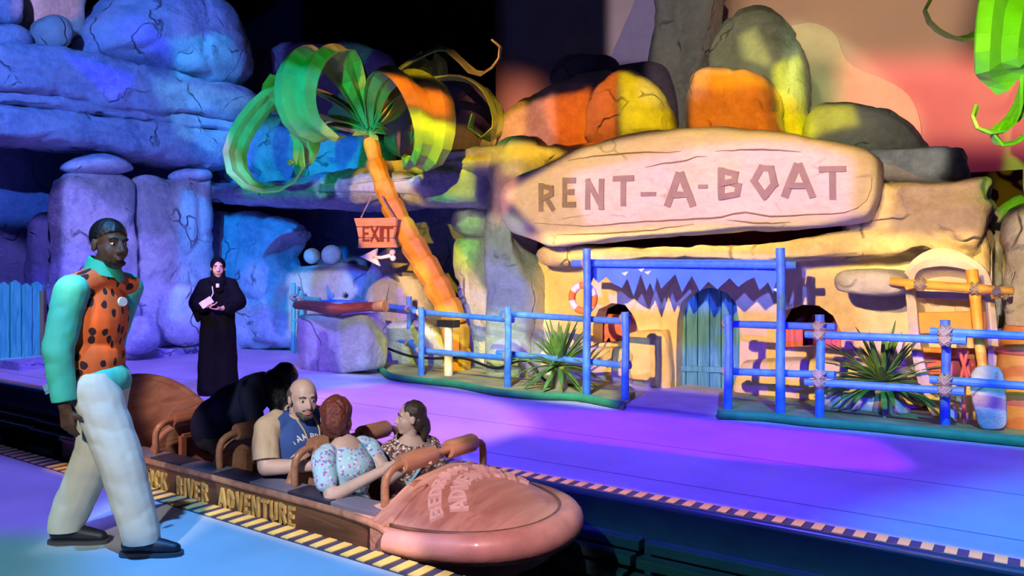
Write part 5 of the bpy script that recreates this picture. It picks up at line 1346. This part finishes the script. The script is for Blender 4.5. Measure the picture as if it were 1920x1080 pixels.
def head(c, face, up=(0, 0, 1), s=1.0, wide=1.0):
    """c: head centre (local), face: looking direction (local); returns skin prims and a frame function"""
    Rm = basis(face, up); c = Vector(c)
    H = lambda x, y, z: c + Rm @ vec(x * s * wide, y * s, z * s)
    E = lambda x, y, z, a, b_, d: ('e', H(x, y, z), (a * s * wide, b_ * s, d * s), Rm)
    P = [E(0, -.012, .035, .074, .094, .084), E(0, .022, -.028, .062, .074, .088), E(0, .034, -.078, .044, .05, .038),
         ('c', H(-.012, .068, -.103), H(.012, .068, -.103), .017 * s, .017 * s),
         ('c', H(0, .090, .012), H(0, .112, -.032), .008 * s, .0135 * s), ('c', H(-.013, .098, -.037), H(.013, .098, -.037), .009 * s, .009 * s),
         ('c', H(-.036, .077, .024), H(.036, .077, .024), .0125 * s, .0125 * s),
         ('c', H(-.04, .056, -.028), H(-.034, .066, -.05), .022 * s, .018 * s), ('c', H(.04, .056, -.028), H(.034, .066, -.05), .022 * s, .018 * s),
         ('c', H(-.018, .087, -.064), H(.018, .087, -.064), .010 * s, .010 * s), ('c', H(-.015, .084, -.077), H(.015, .084, -.077), .010 * s, .010 * s),
         E(-.077, -.008, -.008, .010, .021, .034), E(.077, -.008, -.008, .010, .021, .034)]
    return P, H, E, Rm
def face_parts(F, H, s, lip, brow, closed=False):
    b = MB()
    for x in (-1, 1):
        b.ball(F.W(H(x * .031, .0775, .002)), (.0115 * s, .0115 * s, .0075 * s), 12, 8)
    F_eye = b.build('eyes', M['eyew'], F.t, smooth=True)
    b = MB()
    for x in (-1, 1): b.ball(F.W(H(x * .031, .0838, .002)), (.0066 * s, .0066 * s, .0068 * s), 10, 6)
    b.build('irises', M['iris'], F_eye, smooth=True)
    b = MB()
    for x in (-1, 1): b.tube([F.W(H(x * .014, .091, .025)), F.W(H(x * .032, .090, .031)), F.W(H(x * .05, .077, .024))], [.004 * s, .005 * s, .003 * s], 7)
    b.build('eyebrows', M[brow], F.t, smooth=True)
    b = MB()
    for z, r in ((-.066, .0055), (-.0755, .0065)):
        b.tube([F.W(H(-.024, .086, -.070)), F.W(H(-.012, .0955, z + .002)), F.W(H(0, .0975, z)), F.W(H(.012, .0955, z + .002)), F.W(H(.024, .086, -.070))], [.002 * s, r * s, r * s, r * s, .002 * s], 8)
    b.build('lips', M[lip], F.t, smooth=True)
def cap(*ps):
    """chain of (x,y,z,r) -> capsules"""
    return [('c', a[:3], b[:3], a[3], b[3]) for a, b in zip(ps, ps[1:])]

# ---- the guide walking along the platform
gz = at_z(192, 1028, 0)
F = Fig('man in a spotted orange vest and cream trousers walking along the platform', (gz.x, gz.y, 0), RGT)
hp, H, E, Rm = head((.02, .05, 1.635), (.52, .85, -.04), s=1.07)
arm_r = cap((.19, -.06, 1.40, .055), (.235, -.10, 1.10, .043), (.222, -.075, .80, .030))
arm_l = cap((-.175, .05, 1.40, .055), (-.23, -.06, 1.12, .043), (-.21, -.09, .86, .030))
leg_r = cap((.09, .0, .90, .085), (.105, .17, .50, .058), (.10, .26, .10, .040))
leg_l = cap((-.09, -.01, .90, .085), (-.09, -.07, .50, .058), (-.085, -.235, .10, .040))
torso = [('e', (0, -.05, 1.25), (.15, .10, .20), None), ('e', (0, -.06, 1.0), (.14, .10, .2), None), ('e', (0, -.03, .9), (.145, .11, .12), None)] + cap((.15, -.04, 1.42, .05), (0, -.01, 1.47, .055), (-.15, .05, 1.42, .05))
neck = cap((0, .0, 1.44, .06), (.01, .03, 1.56, .056))
F.mk('body', hp + neck + torso + arm_r + arm_l + leg_r + leg_l + hand((.222, -.07, .79), (-.03, .14, -1), (-1, .1, 0), (.1, 1, .2), .5) + hand((-.21, -.09, .85), (.03, .05, -1), (1, 0, 0), (0, 1, .1), .5)
     + cap((.10, .25, .06, .035), (.10, .36, .04, .03)) + cap((-.085, -.235, .06, .035), (-.085, -.13, .04, .03)), M['skindark'], .0065, 3)
face_parts(F, H, 1.07, 'lipd', 'hairblack')
F.mk('hair', [E(0, -.016, .041, .0775, .097, .087)], M['hairblack'], .006, 2, cuts=[(H(0, .075, .062), Rm @ vec(0, .55, -1), False)], solid=.004)
F.mk('beard', [E(0, .036, -.082, .048, .055, .042), ('c', H(-.02, .080, -.092), H(.02, .080, -.092), .018, .018)], M['hairblack'], .005, 2, cuts=[(H(0, .06, -.082), Rm @ vec(0, .18, 1), False)])
tor2 = [('e', (.0, -.055, 1.24), (.19, .165, .25), Matrix.Rotation(-.25, 3, 'Z')), ('e', (0, -.085, 1.02), (.185, .185, .22), Matrix.Rotation(-.2, 3, 'Z')), ('e', (.0, -.09, .93), (.18, .19, .12), None)] + cap((.15, -.045, 1.41, .068), (0, -.0, 1.45, .075), (-.15, .055, 1.41, .068))
sh = F.mk('shirt', [('e', p[1], tuple(x * .95 for x in p[2]), p[3]) if p[0] == 'e' else ('c', p[1], p[2], p[3] * .93, p[4] * .93) for p in tor2] + [('e', (0, -.02, .90), (.172, .155, .13), None)]
     + cap((.185, -.06, 1.39, .083), (.235, -.10, 1.10, .072), (.228, -.09, .96, .060), (.222, -.08, .84, .056)) + cap((-.17, .045, 1.395, .083), (-.23, -.06, 1.12, .068), (-.21, -.085, .90, .055)), M['tealshirt'], .009, 4,
     cuts=[((0, 0, .84), (0, .12, -1), False), ((0, 0.02, 1.50), (0, .3, 1), False)], solid=.004, fold=.008, fs=8, fz=1.1)
F.mk('vest', tor2, M['vest'], .009, 4, cuts=[((0, 0, .915), (0, -.12, -1), False), ((0, .02, 1.49), (0, .45, 1), False)], solid=.007)
b = MB()
cc = (0.005, .012, 1.505); vs = []; fs = []
for j, (rr, z) in enumerate(((.066, .045), (.078, .04), (.100, -.028), (.092, -.03))):
    for k in range(24):
        a = 2 * pi * k / 24
        vs.append(F.W((cc[0] + rr * math.cos(a), cc[1] + rr * math.sin(a), cc[2] + z - .025 * math.sin(a) - (.02 if (j > 1 and abs(a - pi / 2) < .5) else 0))))
for j in range(4):
    for k in range(24):
        k2 = (k + 1) % 24; j2 = (j + 1) % 4; fs.append((j * 24 + k, j * 24 + k2, j2 * 24 + k2, j2 * 24 + k))
b.add(vs, fs); b.build('collar', M['collar'], F.t, smooth='auto')
b = MB(); q = F.W((.10, .155, 1.33)); nb2 = (F.B @ vec(.45, .9, .1)).normalized(); b.tube([q, q + nb2 * .012], [.026, .024], 16); b.build('badge', M['white'], F.t, smooth='auto')
F.mk('trousers', [('e', (0, -.02, .89), (.165, .145, .13), None)] + cap((.085, .0, .87, .118), (.105, .15, .50, .108), (.10, .255, .12, .092), (.10, .265, .06, .085)) + cap((-.085, -.02, .87, .118), (-.09, -.08, .50, .108), (-.085, -.235, .13, .094), (-.085, -.245, .06, .085)), M['trouser'], .009, 5,
     cuts=[((0, 0, .955), (0, 0, 1), False), ((0, 0, .075), (0, 0, -1), False)], solid=.004, fold=.007, fs=7, fz=1.1)
for x, y, yw in ((.10, .25, 0), (-.085, -.235, 0)):
    so = F.mk('shoe', cap((x, y - .055, .055, .042), (x, y + .03, .062, .045), (x, y + .12, .045, .040), (x, y + .185, .036, .030)) + cap((x, y - .04, .085, .036), (x, y + .02, .09, .036)), M['shoe'], .006, 3, cuts=[((0, 0, .014), (0, 0, -1), False)])
    b = MB(); out = [(x - .042, y - .085), (x + .042, y - .085), (x + .046, y + .06), (x + .048, y + .14), (x + .03, y + .215), (x, y + .228), (x - .03, y + .215), (x - .048, y + .14), (x - .046, y + .06)]
    b.prism(crom([F.W((p[0], p[1], .002)) for p in out], 28), (0, 0, .02)); b.build('sole', M['sole'], so)
b = MB(); b.bar(F.W((.05, -.16, .93)), F.W((.02, -.30, .86)), .012, .035); b.bar(F.W((.05, -.16, .905)), F.W((.02, -.29, .835)), .012, .012); b.build('belt_strap', M['strap'], F.t)

# ---- woman in the black abaya
F = Fig('woman in a long black abaya and headscarf standing by the rock wall', (-8.15, 5.66, 0), (.80, -.58, 0))
hp, H, E, Rm = head((0, .02, 1.52), (-.05, 1, -.05), s=.98)
F.mk('body', hp + cap((0, 0, 1.33, .055), (0, .01, 1.45, .05)) + [('e', (0, 0, 1.2), (.15, .1, .22), None), ('e', (0, 0, .9), (.15, .11, .25), None)]
     + cap((.16, 0, 1.33, .05), (.24, .02, 1.10, .04), (.12, .23, 1.07, .028)) + cap((-.16, 0, 1.33, .05), (-.24, .03, 1.10, .04), (-.05, .24, 1.04, .028))
     + cap((.08, 0, .85, .08), (.08, .02, .45, .055), (.08, 0, .06, .04)) + cap((-.08, 0, .85, .08), (-.08, .02, .45, .055), (-.08, 0, .06, .04))
     + hand((.115, .235, 1.075), (-.8, .45, .1), (0, .2, 1), (.1, 1, .3), .45, .92) + hand((-.05, .245, 1.04), (.9, .35, -.05), (0, -.1, 1), (.1, 1, .4), .3, .92), M['skintan'], .0075, 3)
face_parts(F, H, .98, 'lipp', 'hairblack')
F.mk('abaya', [('e', (0, 0, 1.22), (.185, .13, .2), None)] + cap((.13, 0, 1.32, .075), (0, 0, 1.36, .08), (-.13, 0, 1.32, .075)) + cap((.05, 0, 1.2, .13), (.07, 0, .7, .14), (.085, .0, .06, .155)) + cap((-.05, 0, 1.2, .13), (-.07, 0, .7, .14), (-.085, .0, .06, .155))
     + cap((.15, 0, 1.31, .08), (.235, .02, 1.10, .095), (.16, .19, 1.06, .07)) + cap((.23, .03, 1.05, .07), (.22, .08, .90, .03)) + cap((-.15, 0, 1.31, .08), (-.23, .03, 1.10, .095), (-.11, .20, 1.03, .07)), M['abaya'], .011, 6, fold=.012, fs=6, cuts=[((0, 0, .012), (0, 0, -1), False)])
F.mk('headscarf', [E(0, -.02, .035, .090, .105, .098), E(0, -.03, -.06, .085, .085, .10)] + cap((0, .0, 1.42, .085), (0, .03, 1.33, .11)) + cap((.06, .06, 1.36, .05), (-.02, .11, 1.26, .05)), M['abaya'], .0085, 4, cuts=[(H(0, .058, -.01), Rm @ vec(0, 1, .12), False)] if False else ())
hs = [c for c in F.t.children if c.name.startswith('headscarf')][0]
# open the scarf around the face
bm = bmesh.new(); bm.from_mesh(hs.data)
dl = []
for v in bm.verts:
    q = Rm.inverted() @ (F.B.inverted() @ (v.co + ORG[hs] - F.o) - H(0, 0, 0))
    if q.y > .02 and (q.x / .058) ** 2 + ((q.z + .018) / .088) ** 2 < 1: dl.append(v)
bmesh.ops.delete(bm, geom=dl, context='VERTS'); bm.to_mesh(hs.data); bm.free()
ph = thing('phone', 'white phone held by the woman in the black abaya', 'phone', F.W((.10, .27, 1.09)))
b = MB(); b.box(F.W((.12, .285, 1.115)), (.085, .012, .145), [F.B @ v for v in (vec(.55, .1, .8).normalized(), vec(-.1, 1, .05).normalized(), vec(-.8, -.1, .55).normalized())]); b.build('phone_body', M['white'], ph, bevel=.005)
b = MB(); b.tube([F.W((.06, .15, 1.30)), F.W((.05, .17, 1.22)), F.W((.09, .21, 1.12))], .006, 6); b.tube([F.W((.0, .165, 1.33)), F.W((.0, .17, 1.285))], .02, 8); b.build('lanyard', M['white'], F.t)

# ---- woman in dark blue bending forward in the third row
F = Fig('long-haired woman in a dark navy top bending forward in the third row', (-5.13, 3.58, -.40), RGT)
hp, H, E, Rm = head((.0, .48, 1.065), (.25, .62, -.75), (0, .75, .6), s=.98)
F.mk('body', hp + cap((0, .30, 1.0, .06), (0, .40, 1.05, .05)) + [('e', (0, .16, .88), (.15, .13, .24), Matrix.Rotation(-.9, 3, 'X')), ('e', (0, -.02, .70), (.17, .15, .15), None)]
     + cap((.17, .28, .97, .055), (.20, .36, .70, .043), (.17, .56, .56, .03)) + cap((-.17, .28, .97, .055), (-.2, .46, .72, .043), (-.14, .62, .60, .03))
     + hand((.17, .56, .56), (0, .8, -.5), (-.3, -.3, -1), (-1, .3, 0), .6, .95) + hand((-.14, .62, .60), (0, .8, -.5), (.3, -.3, -1), (1, .3, 0), .6, .95)
     + cap((.09, -.02, .68, .09), (.10, .22, .42, .06), (.10, .05, .10, .045), (.10, .16, .05, .035)) + cap((-.09, -.02, .68, .09), (-.10, .22, .42, .06), (-.10, .05, .10, .045), (-.10, .16, .05, .035)), M['skinfair'], .0075, 3)
face_parts(F, H, .98, 'lipp', 'hairbrown')
F.mk('top', [('e', (0, .18, .90), (.185, .155, .30), Matrix.Rotation(-.85, 3, 'X')), ('e', (0, -.02, .72), (.205, .19, .22), None), ('e', (0, .07, .84), (.20, .17, .24), Matrix.Rotation(-.8, 3, 'X')), ('e', (0, .22, .95), (.18, .12, .16), Matrix.Rotation(-1.0, 3, 'X'))] + cap((.15, .27, .98, .075), (0, .31, 1.0, .07), (-.15, .27, .98, .075)) + cap((.175, .28, .96, .075), (.20, .35, .74, .062)) + cap((-.175, .28, .96, .075), (-.2, .44, .76, .062)), M['navytop'], .010, 22, fold=.006, fs=9)
F.mk('trousers', [('e', (0, -.02, .66), (.19, .17, .16), None)] + cap((.09, -.02, .66, .105), (.10, .22, .42, .085), (.10, .05, .12, .065)) + cap((-.09, -.02, .66, .105), (-.10, .22, .42, .085), (-.10, .05, .12, .065)), M['darkpants'], .010, 4)
F.mk('hair', [E(0, -.02, .035, .086, .106, .094), E(0, -.05, -.03, .082, .075, .09)] + cap((.05, .42, 1.09, .065), (.085, .50, .98, .06), (.085, .52, .84, .05), (.075, .52, .70, .03)) + cap((.10, .44, 1.05, .04), (.13, .47, .92, .04), (.12, .48, .78, .03), (.11, .48, .70, .015)) + cap((-.05, .44, 1.09, .065), (-.07, .53, .97, .055), (-.06, .56, .80, .03)) + cap((.03, .38, 1.08, .055), (.10, .43, .97, .05), (.11, .45, .82, .03)) + cap((.06, .52, 1.0, .04), (.08, .55, .85, .035), (.08, .55, .72, .018)), M['hairblack'], .0075, 4, fold=.008, fs=22)

# ---- man in the second row
F = Fig('balding bearded man in a blue T-shirt with tan sleeves sitting in the second row', (-4.22, 3.48, -.14), (1, -.08, 0))
hp, H, E, Rm = head((.03, .20, .79), (.30, 1, -.12), s=1.08, wide=1.06)
hd = hand((.09, .47, .405), (-.7, .6, .05), (-.2, -.2, -1), (-.2, 1, .4), .9, 1.05); hd2 = hand((-.08, .47, .39), (.75, .55, .05), (.2, .2, -1), (.2, 1, .5), .9, 1.05)
F.mk('body', hp + cap((0, .10, .62, .07), (.02, .15, .72, .066)) + [('e', (0, .06, .42), (.20, .17, .26), None), ('e', (0, .10, .22), (.20, .19, .2), None), ('e', (0, .02, .08), (.20, .16, .13), None)]
     + cap((.23, .07, .60, .065), (.29, .17, .38, .055), (.10, .46, .40, .036)) + cap((-.23, .07, .60, .065), (-.28, .18, .38, .055), (-.09, .46, .385, .036)) + hd + hd2
     + cap((.11, .04, .07, .095), (.13, .42, .07, .07), (.13, .46, -.18, .05), (.13, .56, -.21, .035)) + cap((-.11, .04, .07, .095), (-.13, .42, .07, .07), (-.13, .46, -.18, .05), (-.13, .56, -.21, .035)), M['skinfair'], .0075, 3)
face_parts(F, H, 1.08, 'lipp', 'hairgrey')
F.mk('hair', [E(0, -.028, .012, .0825, .094, .076)], M['hairgrey'], .006, 2, cuts=[(H(0, .012, 0), Rm @ vec(0, 1, .1), False), (H(0, -.02, .048), Rm @ vec(0, .25, 1), False)], solid=.003)
F.mk('beard', [E(0, .034, -.078, .052, .056, .046), ('c', H(-.02, .080, -.094), H(.02, .080, -.094), .020, .020), ('c', H(-.026, .088, -.055), H(.026, .088, -.055), .009, .009)], M['hairgrey'], .005, 2, cuts=[(H(0, .06, -.048), Rm @ vec(0, -.2, 1), False)])
F.mk('tee_shirt', [('e', (0, .06, .42), (.235, .205, .29), None), ('e', (0, .11, .22), (.235, .22, .22), None)] + cap((.14, .07, .61, .085), (0, .09, .64, .075), (-.14, .07, .61, .085)), M['bluetee'], .009, 4, cuts=[((0, .0, .06), (0, 0, -1), False), ((0, .12, .69), (0, .5, 1), False)], solid=.005)
for x in (1, -1):
    F.mk('raglan_sleeve', cap((x * .13, .06, .635, .075), (x * .215, .07, .60, .086), (x * .28, .15, .42, .082)) + cap((x * .20, .03, .56, .08), (x * .21, .02, .46, .06)), M['tanraglan'], .009, 4, fold=.012, fs=10, cuts=[((x * .28, .15, .415), (x * .25, .4, -1), False)], solid=.004)
b = MB(); b.tube([F.W((.085 * math.cos(a) + .005, .115 + .08 * math.sin(a), .685 - .04 * math.sin(a))) for a in [2 * pi * k / 24 for k in range(25)]], .010, 7); b.build('collar_trim', M['tanraglan'], F.t, smooth=True)
b = MB(); b.tube(crom([F.W(p) for p in ((.07, .13, .69), (.055, .25, .58), (.03, .285, .46), (.0, .29, .40), (-.03, .285, .46), (-.06, .25, .58), (-.07, .13, .69))], 40, False), .006, 6); b.build('lanyard', M['cord'], F.t, smooth=True)
tee = [c for c in F.t.children if c.name.startswith('tee_shirt')][0]
tb = BVHTree.FromPolygons([ORG[tee] + v.co for v in tee.data.vertices], [tuple(p.vertices) for p in tee.data.polygons])
def chest(x, z, d):
    q = tb.ray_cast(F.W((x, .8, z)), F.B @ vec(0, -1, 0)); p = q[0] if q[0] else F.W((x, .28, z)); return p + F.B @ vec(0, d, 0)
cur = 0; txt = 'I AM PR'
for c in txt:
    if c == ' ': cur += .3; continue
    w = GL[c][0]; b = MB()
    def mf(s, t, d):
        a = -.60 + (cur + s) * .235; r = .125 + t * .036
        return chest(.034 - r * math.sin(a) * 1.15, .40 + r * math.cos(a) * 1.0, d)
    strokes(b, c, mf, .22, -.004, .006, 2); b.build('letter', M['white'], F.t); cur += w + .28
for k in (0, 1):
    b = MB(); pts = [chest(.145 - .23 * i / 12, .42 + .05 * math.sin(pi * i / 12 * (1.2 - .2 * k)) - .022 * k, .004) for i in range(13)]
    b.tube(pts, [.004 + .008 * math.sin(pi * i / 12) for i in range(13)], 7); b.build('swoosh_print', M['white'], F.t, smooth=True)
F.mk('trousers', [('e', (0, .03, .08), (.215, .185, .13), None)] + cap((.11, .04, .07, .115), (.13, .42, .07, .09), (.13, .46, -.17, .075)) + cap((-.11, .04, .07, .115), (-.13, .42, .07, .09), (-.13, .46, -.17, .075)), M['darkpants'], .010, 4)

# ---- red-haired woman, front row near side
F = Fig('red-haired woman in a turquoise floral dress gripping the front bar', (-3.58, 3.36, -.14), (1, -.05, 0))
hp, H, E, Rm = head((.0, -.055, .72), (-.62, -.72, .25), s=1.10)
F.mk('body', hp + cap((0, .02, .56, .055), (0, -.03, .67, .05)) + [('e', (0, .03, .40), (.16, .12, .22), None), ('e', (0, .02, .14), (.17, .13, .18), None)]
     + cap((.165, .03, .52, .05), (.20, .14, .30, .042), (.03, .47, .50, .027)) + cap((-.165, .05, .52, .05), (-.20, .22, .34, .042), (-.19, .47, .49, .027))
     + hand((.03, .47, .505), (-.25, .95, .25), (0, .2, -1), (-1, .2, 0), .75, .92) + hand((-.19, .47, .50), (.1, .95, .25), (0, .2, -1), (1, .2, 0), .75, .92)
     + cap((.09, .03, .07, .09), (.10, .40, .08, .065), (.10, .44, -.18, .045), (.10, .52, -.21, .03)) + cap((-.09, .03, .07, .09), (-.10, .40, .08, .065), (-.10, .44, -.18, .045), (-.10, .52, -.21, .03)), M['skinfair'], .0075, 3)
face_parts(F, H, 1.10, 'lipp', 'hairred')
F.mk('hair', [E(0, -.030, .045, .090, .098, .094), E(0, -.045, -.025, .088, .080, .080), E(0, -.105, .01, .060, .05, .06)], M['hairred'], .0065, 3, fold=.012, fs=24, cuts=[(H(0, .062, .05), Rm @ vec(0, 1, -.35), False)])
F.mk('dress', [('e', (0, .03, .38), (.175, .145, .22), None), ('e', (0, .07, .43), (.15, .14, .11), None), ('e', (0, .02, .14), (.185, .155, .2), None)] + cap((.14, .03, .525, .062), (.175, .04, .50, .072), (.195, .09, .385, .066)) + cap((-.14, .03, .525, .062), (-.175, .05, .50, .072), (-.195, .12, .40, .066)), M['floral'], .008, 4, cuts=[((0, .09, .56), (0, .65, 1), False), ((.2, .1, .375), (.1, .3, -1.0), False)] if False else [((0, .09, .565), (0, .65, 1), False)], solid=.003)
F.mk('skirt', cap((.09, .03, .08, .115), (.11, .38, .085, .09), (.11, .42, -.05, .085)) + cap((-.09, .03, .08, .115), (-.11, .38, .085, .09), (-.11, .42, -.05, .085)) + cap((0, .03, .08, .11), (0, .36, .08, .09)), M['floral'], .010, 4)

# ---- girl, front row far side
F = Fig('girl with a dark ponytail and brown floral blouse in the front row', (-3.55, 3.94, -.14), (.93, -.36, 0))
hp, H, E, Rm = head((.0, .03, .635), tuple(basis((.93, -.36, 0)).inverted() @ (-RGT * .96 + FWD * -.22 + UP * .02)), s=.90)
F.mk('body', hp + cap((0, .02, .48, .048), (0, .03, .59, .043)) + [('e', (0, .02, .34), (.145, .105, .19), None), ('e', (0, .01, .12), (.15, .12, .15), None)]
     + cap((.145, .02, .44, .044), (.18, .06, .24, .036), (.10, .27, .20, .025)) + cap((-.145, .02, .44, .044), (-.18, .06, .24, .036), (-.10, .27, .20, .025))
     + hand((.10, .27, .20), (-.4, .9, -.1), (-.2, 0, -1), (-1, .3, .2), .5, .85) + hand((-.10, .27, .20), (.4, .9, -.1), (.2, 0, -1), (1, .3, .2), .5, .85)
     + cap((.08, .02, .06, .08), (.09, .36, .07, .058), (.09, .40, -.18, .04), (.09, .47, -.21, .03)) + cap((-.08, .02, .06, .08), (-.09, .36, .07, .058), (-.09, .40, -.18, .04), (-.09, .47, -.21, .03)), M['skinfair'], .0072, 3)
face_parts(F, H, .90, 'lipp', 'hairbrown')
F.mk('hair', [E(0, -.026, .045, .082, .095, .090), E(0, -.055, -.01, .075, .070, .085)] + [('c', H(0, -.10, -.03), H(0, -.115, -.09), .042, .036), ('c', H(0, -.115, -.09), H(0, -.10, -.16), .036, .02)], M['hairbrown'], .0065, 3, fold=.007, fs=26, cuts=[(H(0, .055, .05), Rm @ vec(0, 1, -.5), False)])
F.mk('blouse', [('e', (0, .02, .34), (.17, .135, .225), None), ('e', (0, .01, .14), (.17, .14, .17), None)] + cap((.12, .02, .45, .056), (.155, .025, .425, .066), (.185, .05, .29, .066)) + cap((-.12, .02, .45, .056), (-.155, .025, .425, .066), (-.185, .05, .29, .066)), M['floral2'], .008, 4, cuts=[((0, .06, .50), (0, .55, 1), False)], solid=.003)
bls = [c for c in F.t.children if c.name.startswith('blouse')][0]
tb = BVHTree.FromPolygons([ORG[bls] + v.co for v in bls.data.vertices], [tuple(p.vertices) for p in bls.data.polygons])
pts = []
for i in range(12):
    x = -.10 + .20 * i / 11; z = .46 - .28 * i / 11
    q = tb.ray_cast(F.W((x, .8, z)), F.B @ vec(0, -1, 0)); pts.append((q[0] if q[0] else F.W((x, .14, z))) + F.B @ vec(0, .006, 0))
b = MB(); b.tube(pts, .013, 8, squash=.4); b.build('bag_strap', M['strap'], F.t, smooth=True)
F.mk('trousers', [('e', (0, .02, .07), (.165, .14, .11), None)] + cap((.08, .02, .06, .095), (.09, .36, .07, .075), (.09, .40, -.17, .06)) + cap((-.08, .02, .06, .095), (-.09, .36, .07, .075), (-.09, .40, -.17, .06)), M['purplepants'], .010, 4)

# ---- groups of look-alike things
for o in COL.objects:
    lb = o.get('label')
    if not lb or o.get('group'): continue
    nm = o.name.split('.')[0]
    if nm == 'person' and ('row' in lb): o['group'] = 'riders in the boat'
    elif nm == 'pole_railing': o['group'] = 'pole railings along the shop front'
    elif nm == 'yucca_plant': o['group'] = 'yuccas behind the railings'
    elif nm == 'rock_column' and 'lavender' in lb: o['group'] = 'rock columns on the left'
    elif nm == 'cap_stone' and 'column' in lb: o['group'] = 'cap stones on the columns'
    elif nm == 'rock_slab': o['group'] = 'stacked slabs of the left rock wall'
    elif nm == 'boulder' and o.location.x > -6 and o.location.z > 2: o['group'] = 'boulders above the shop sign'
    elif nm == 'boulder': o['group'] = 'boulders of the rock wall'
    elif nm == 'palm_tree': o['group'] = 'cartoon palms'
    elif nm == 'round_stone': o['group'] = 'round stones on the pedestal'
    elif nm == 'window_ledge_stone': o['group'] = 'benches under the shop windows'
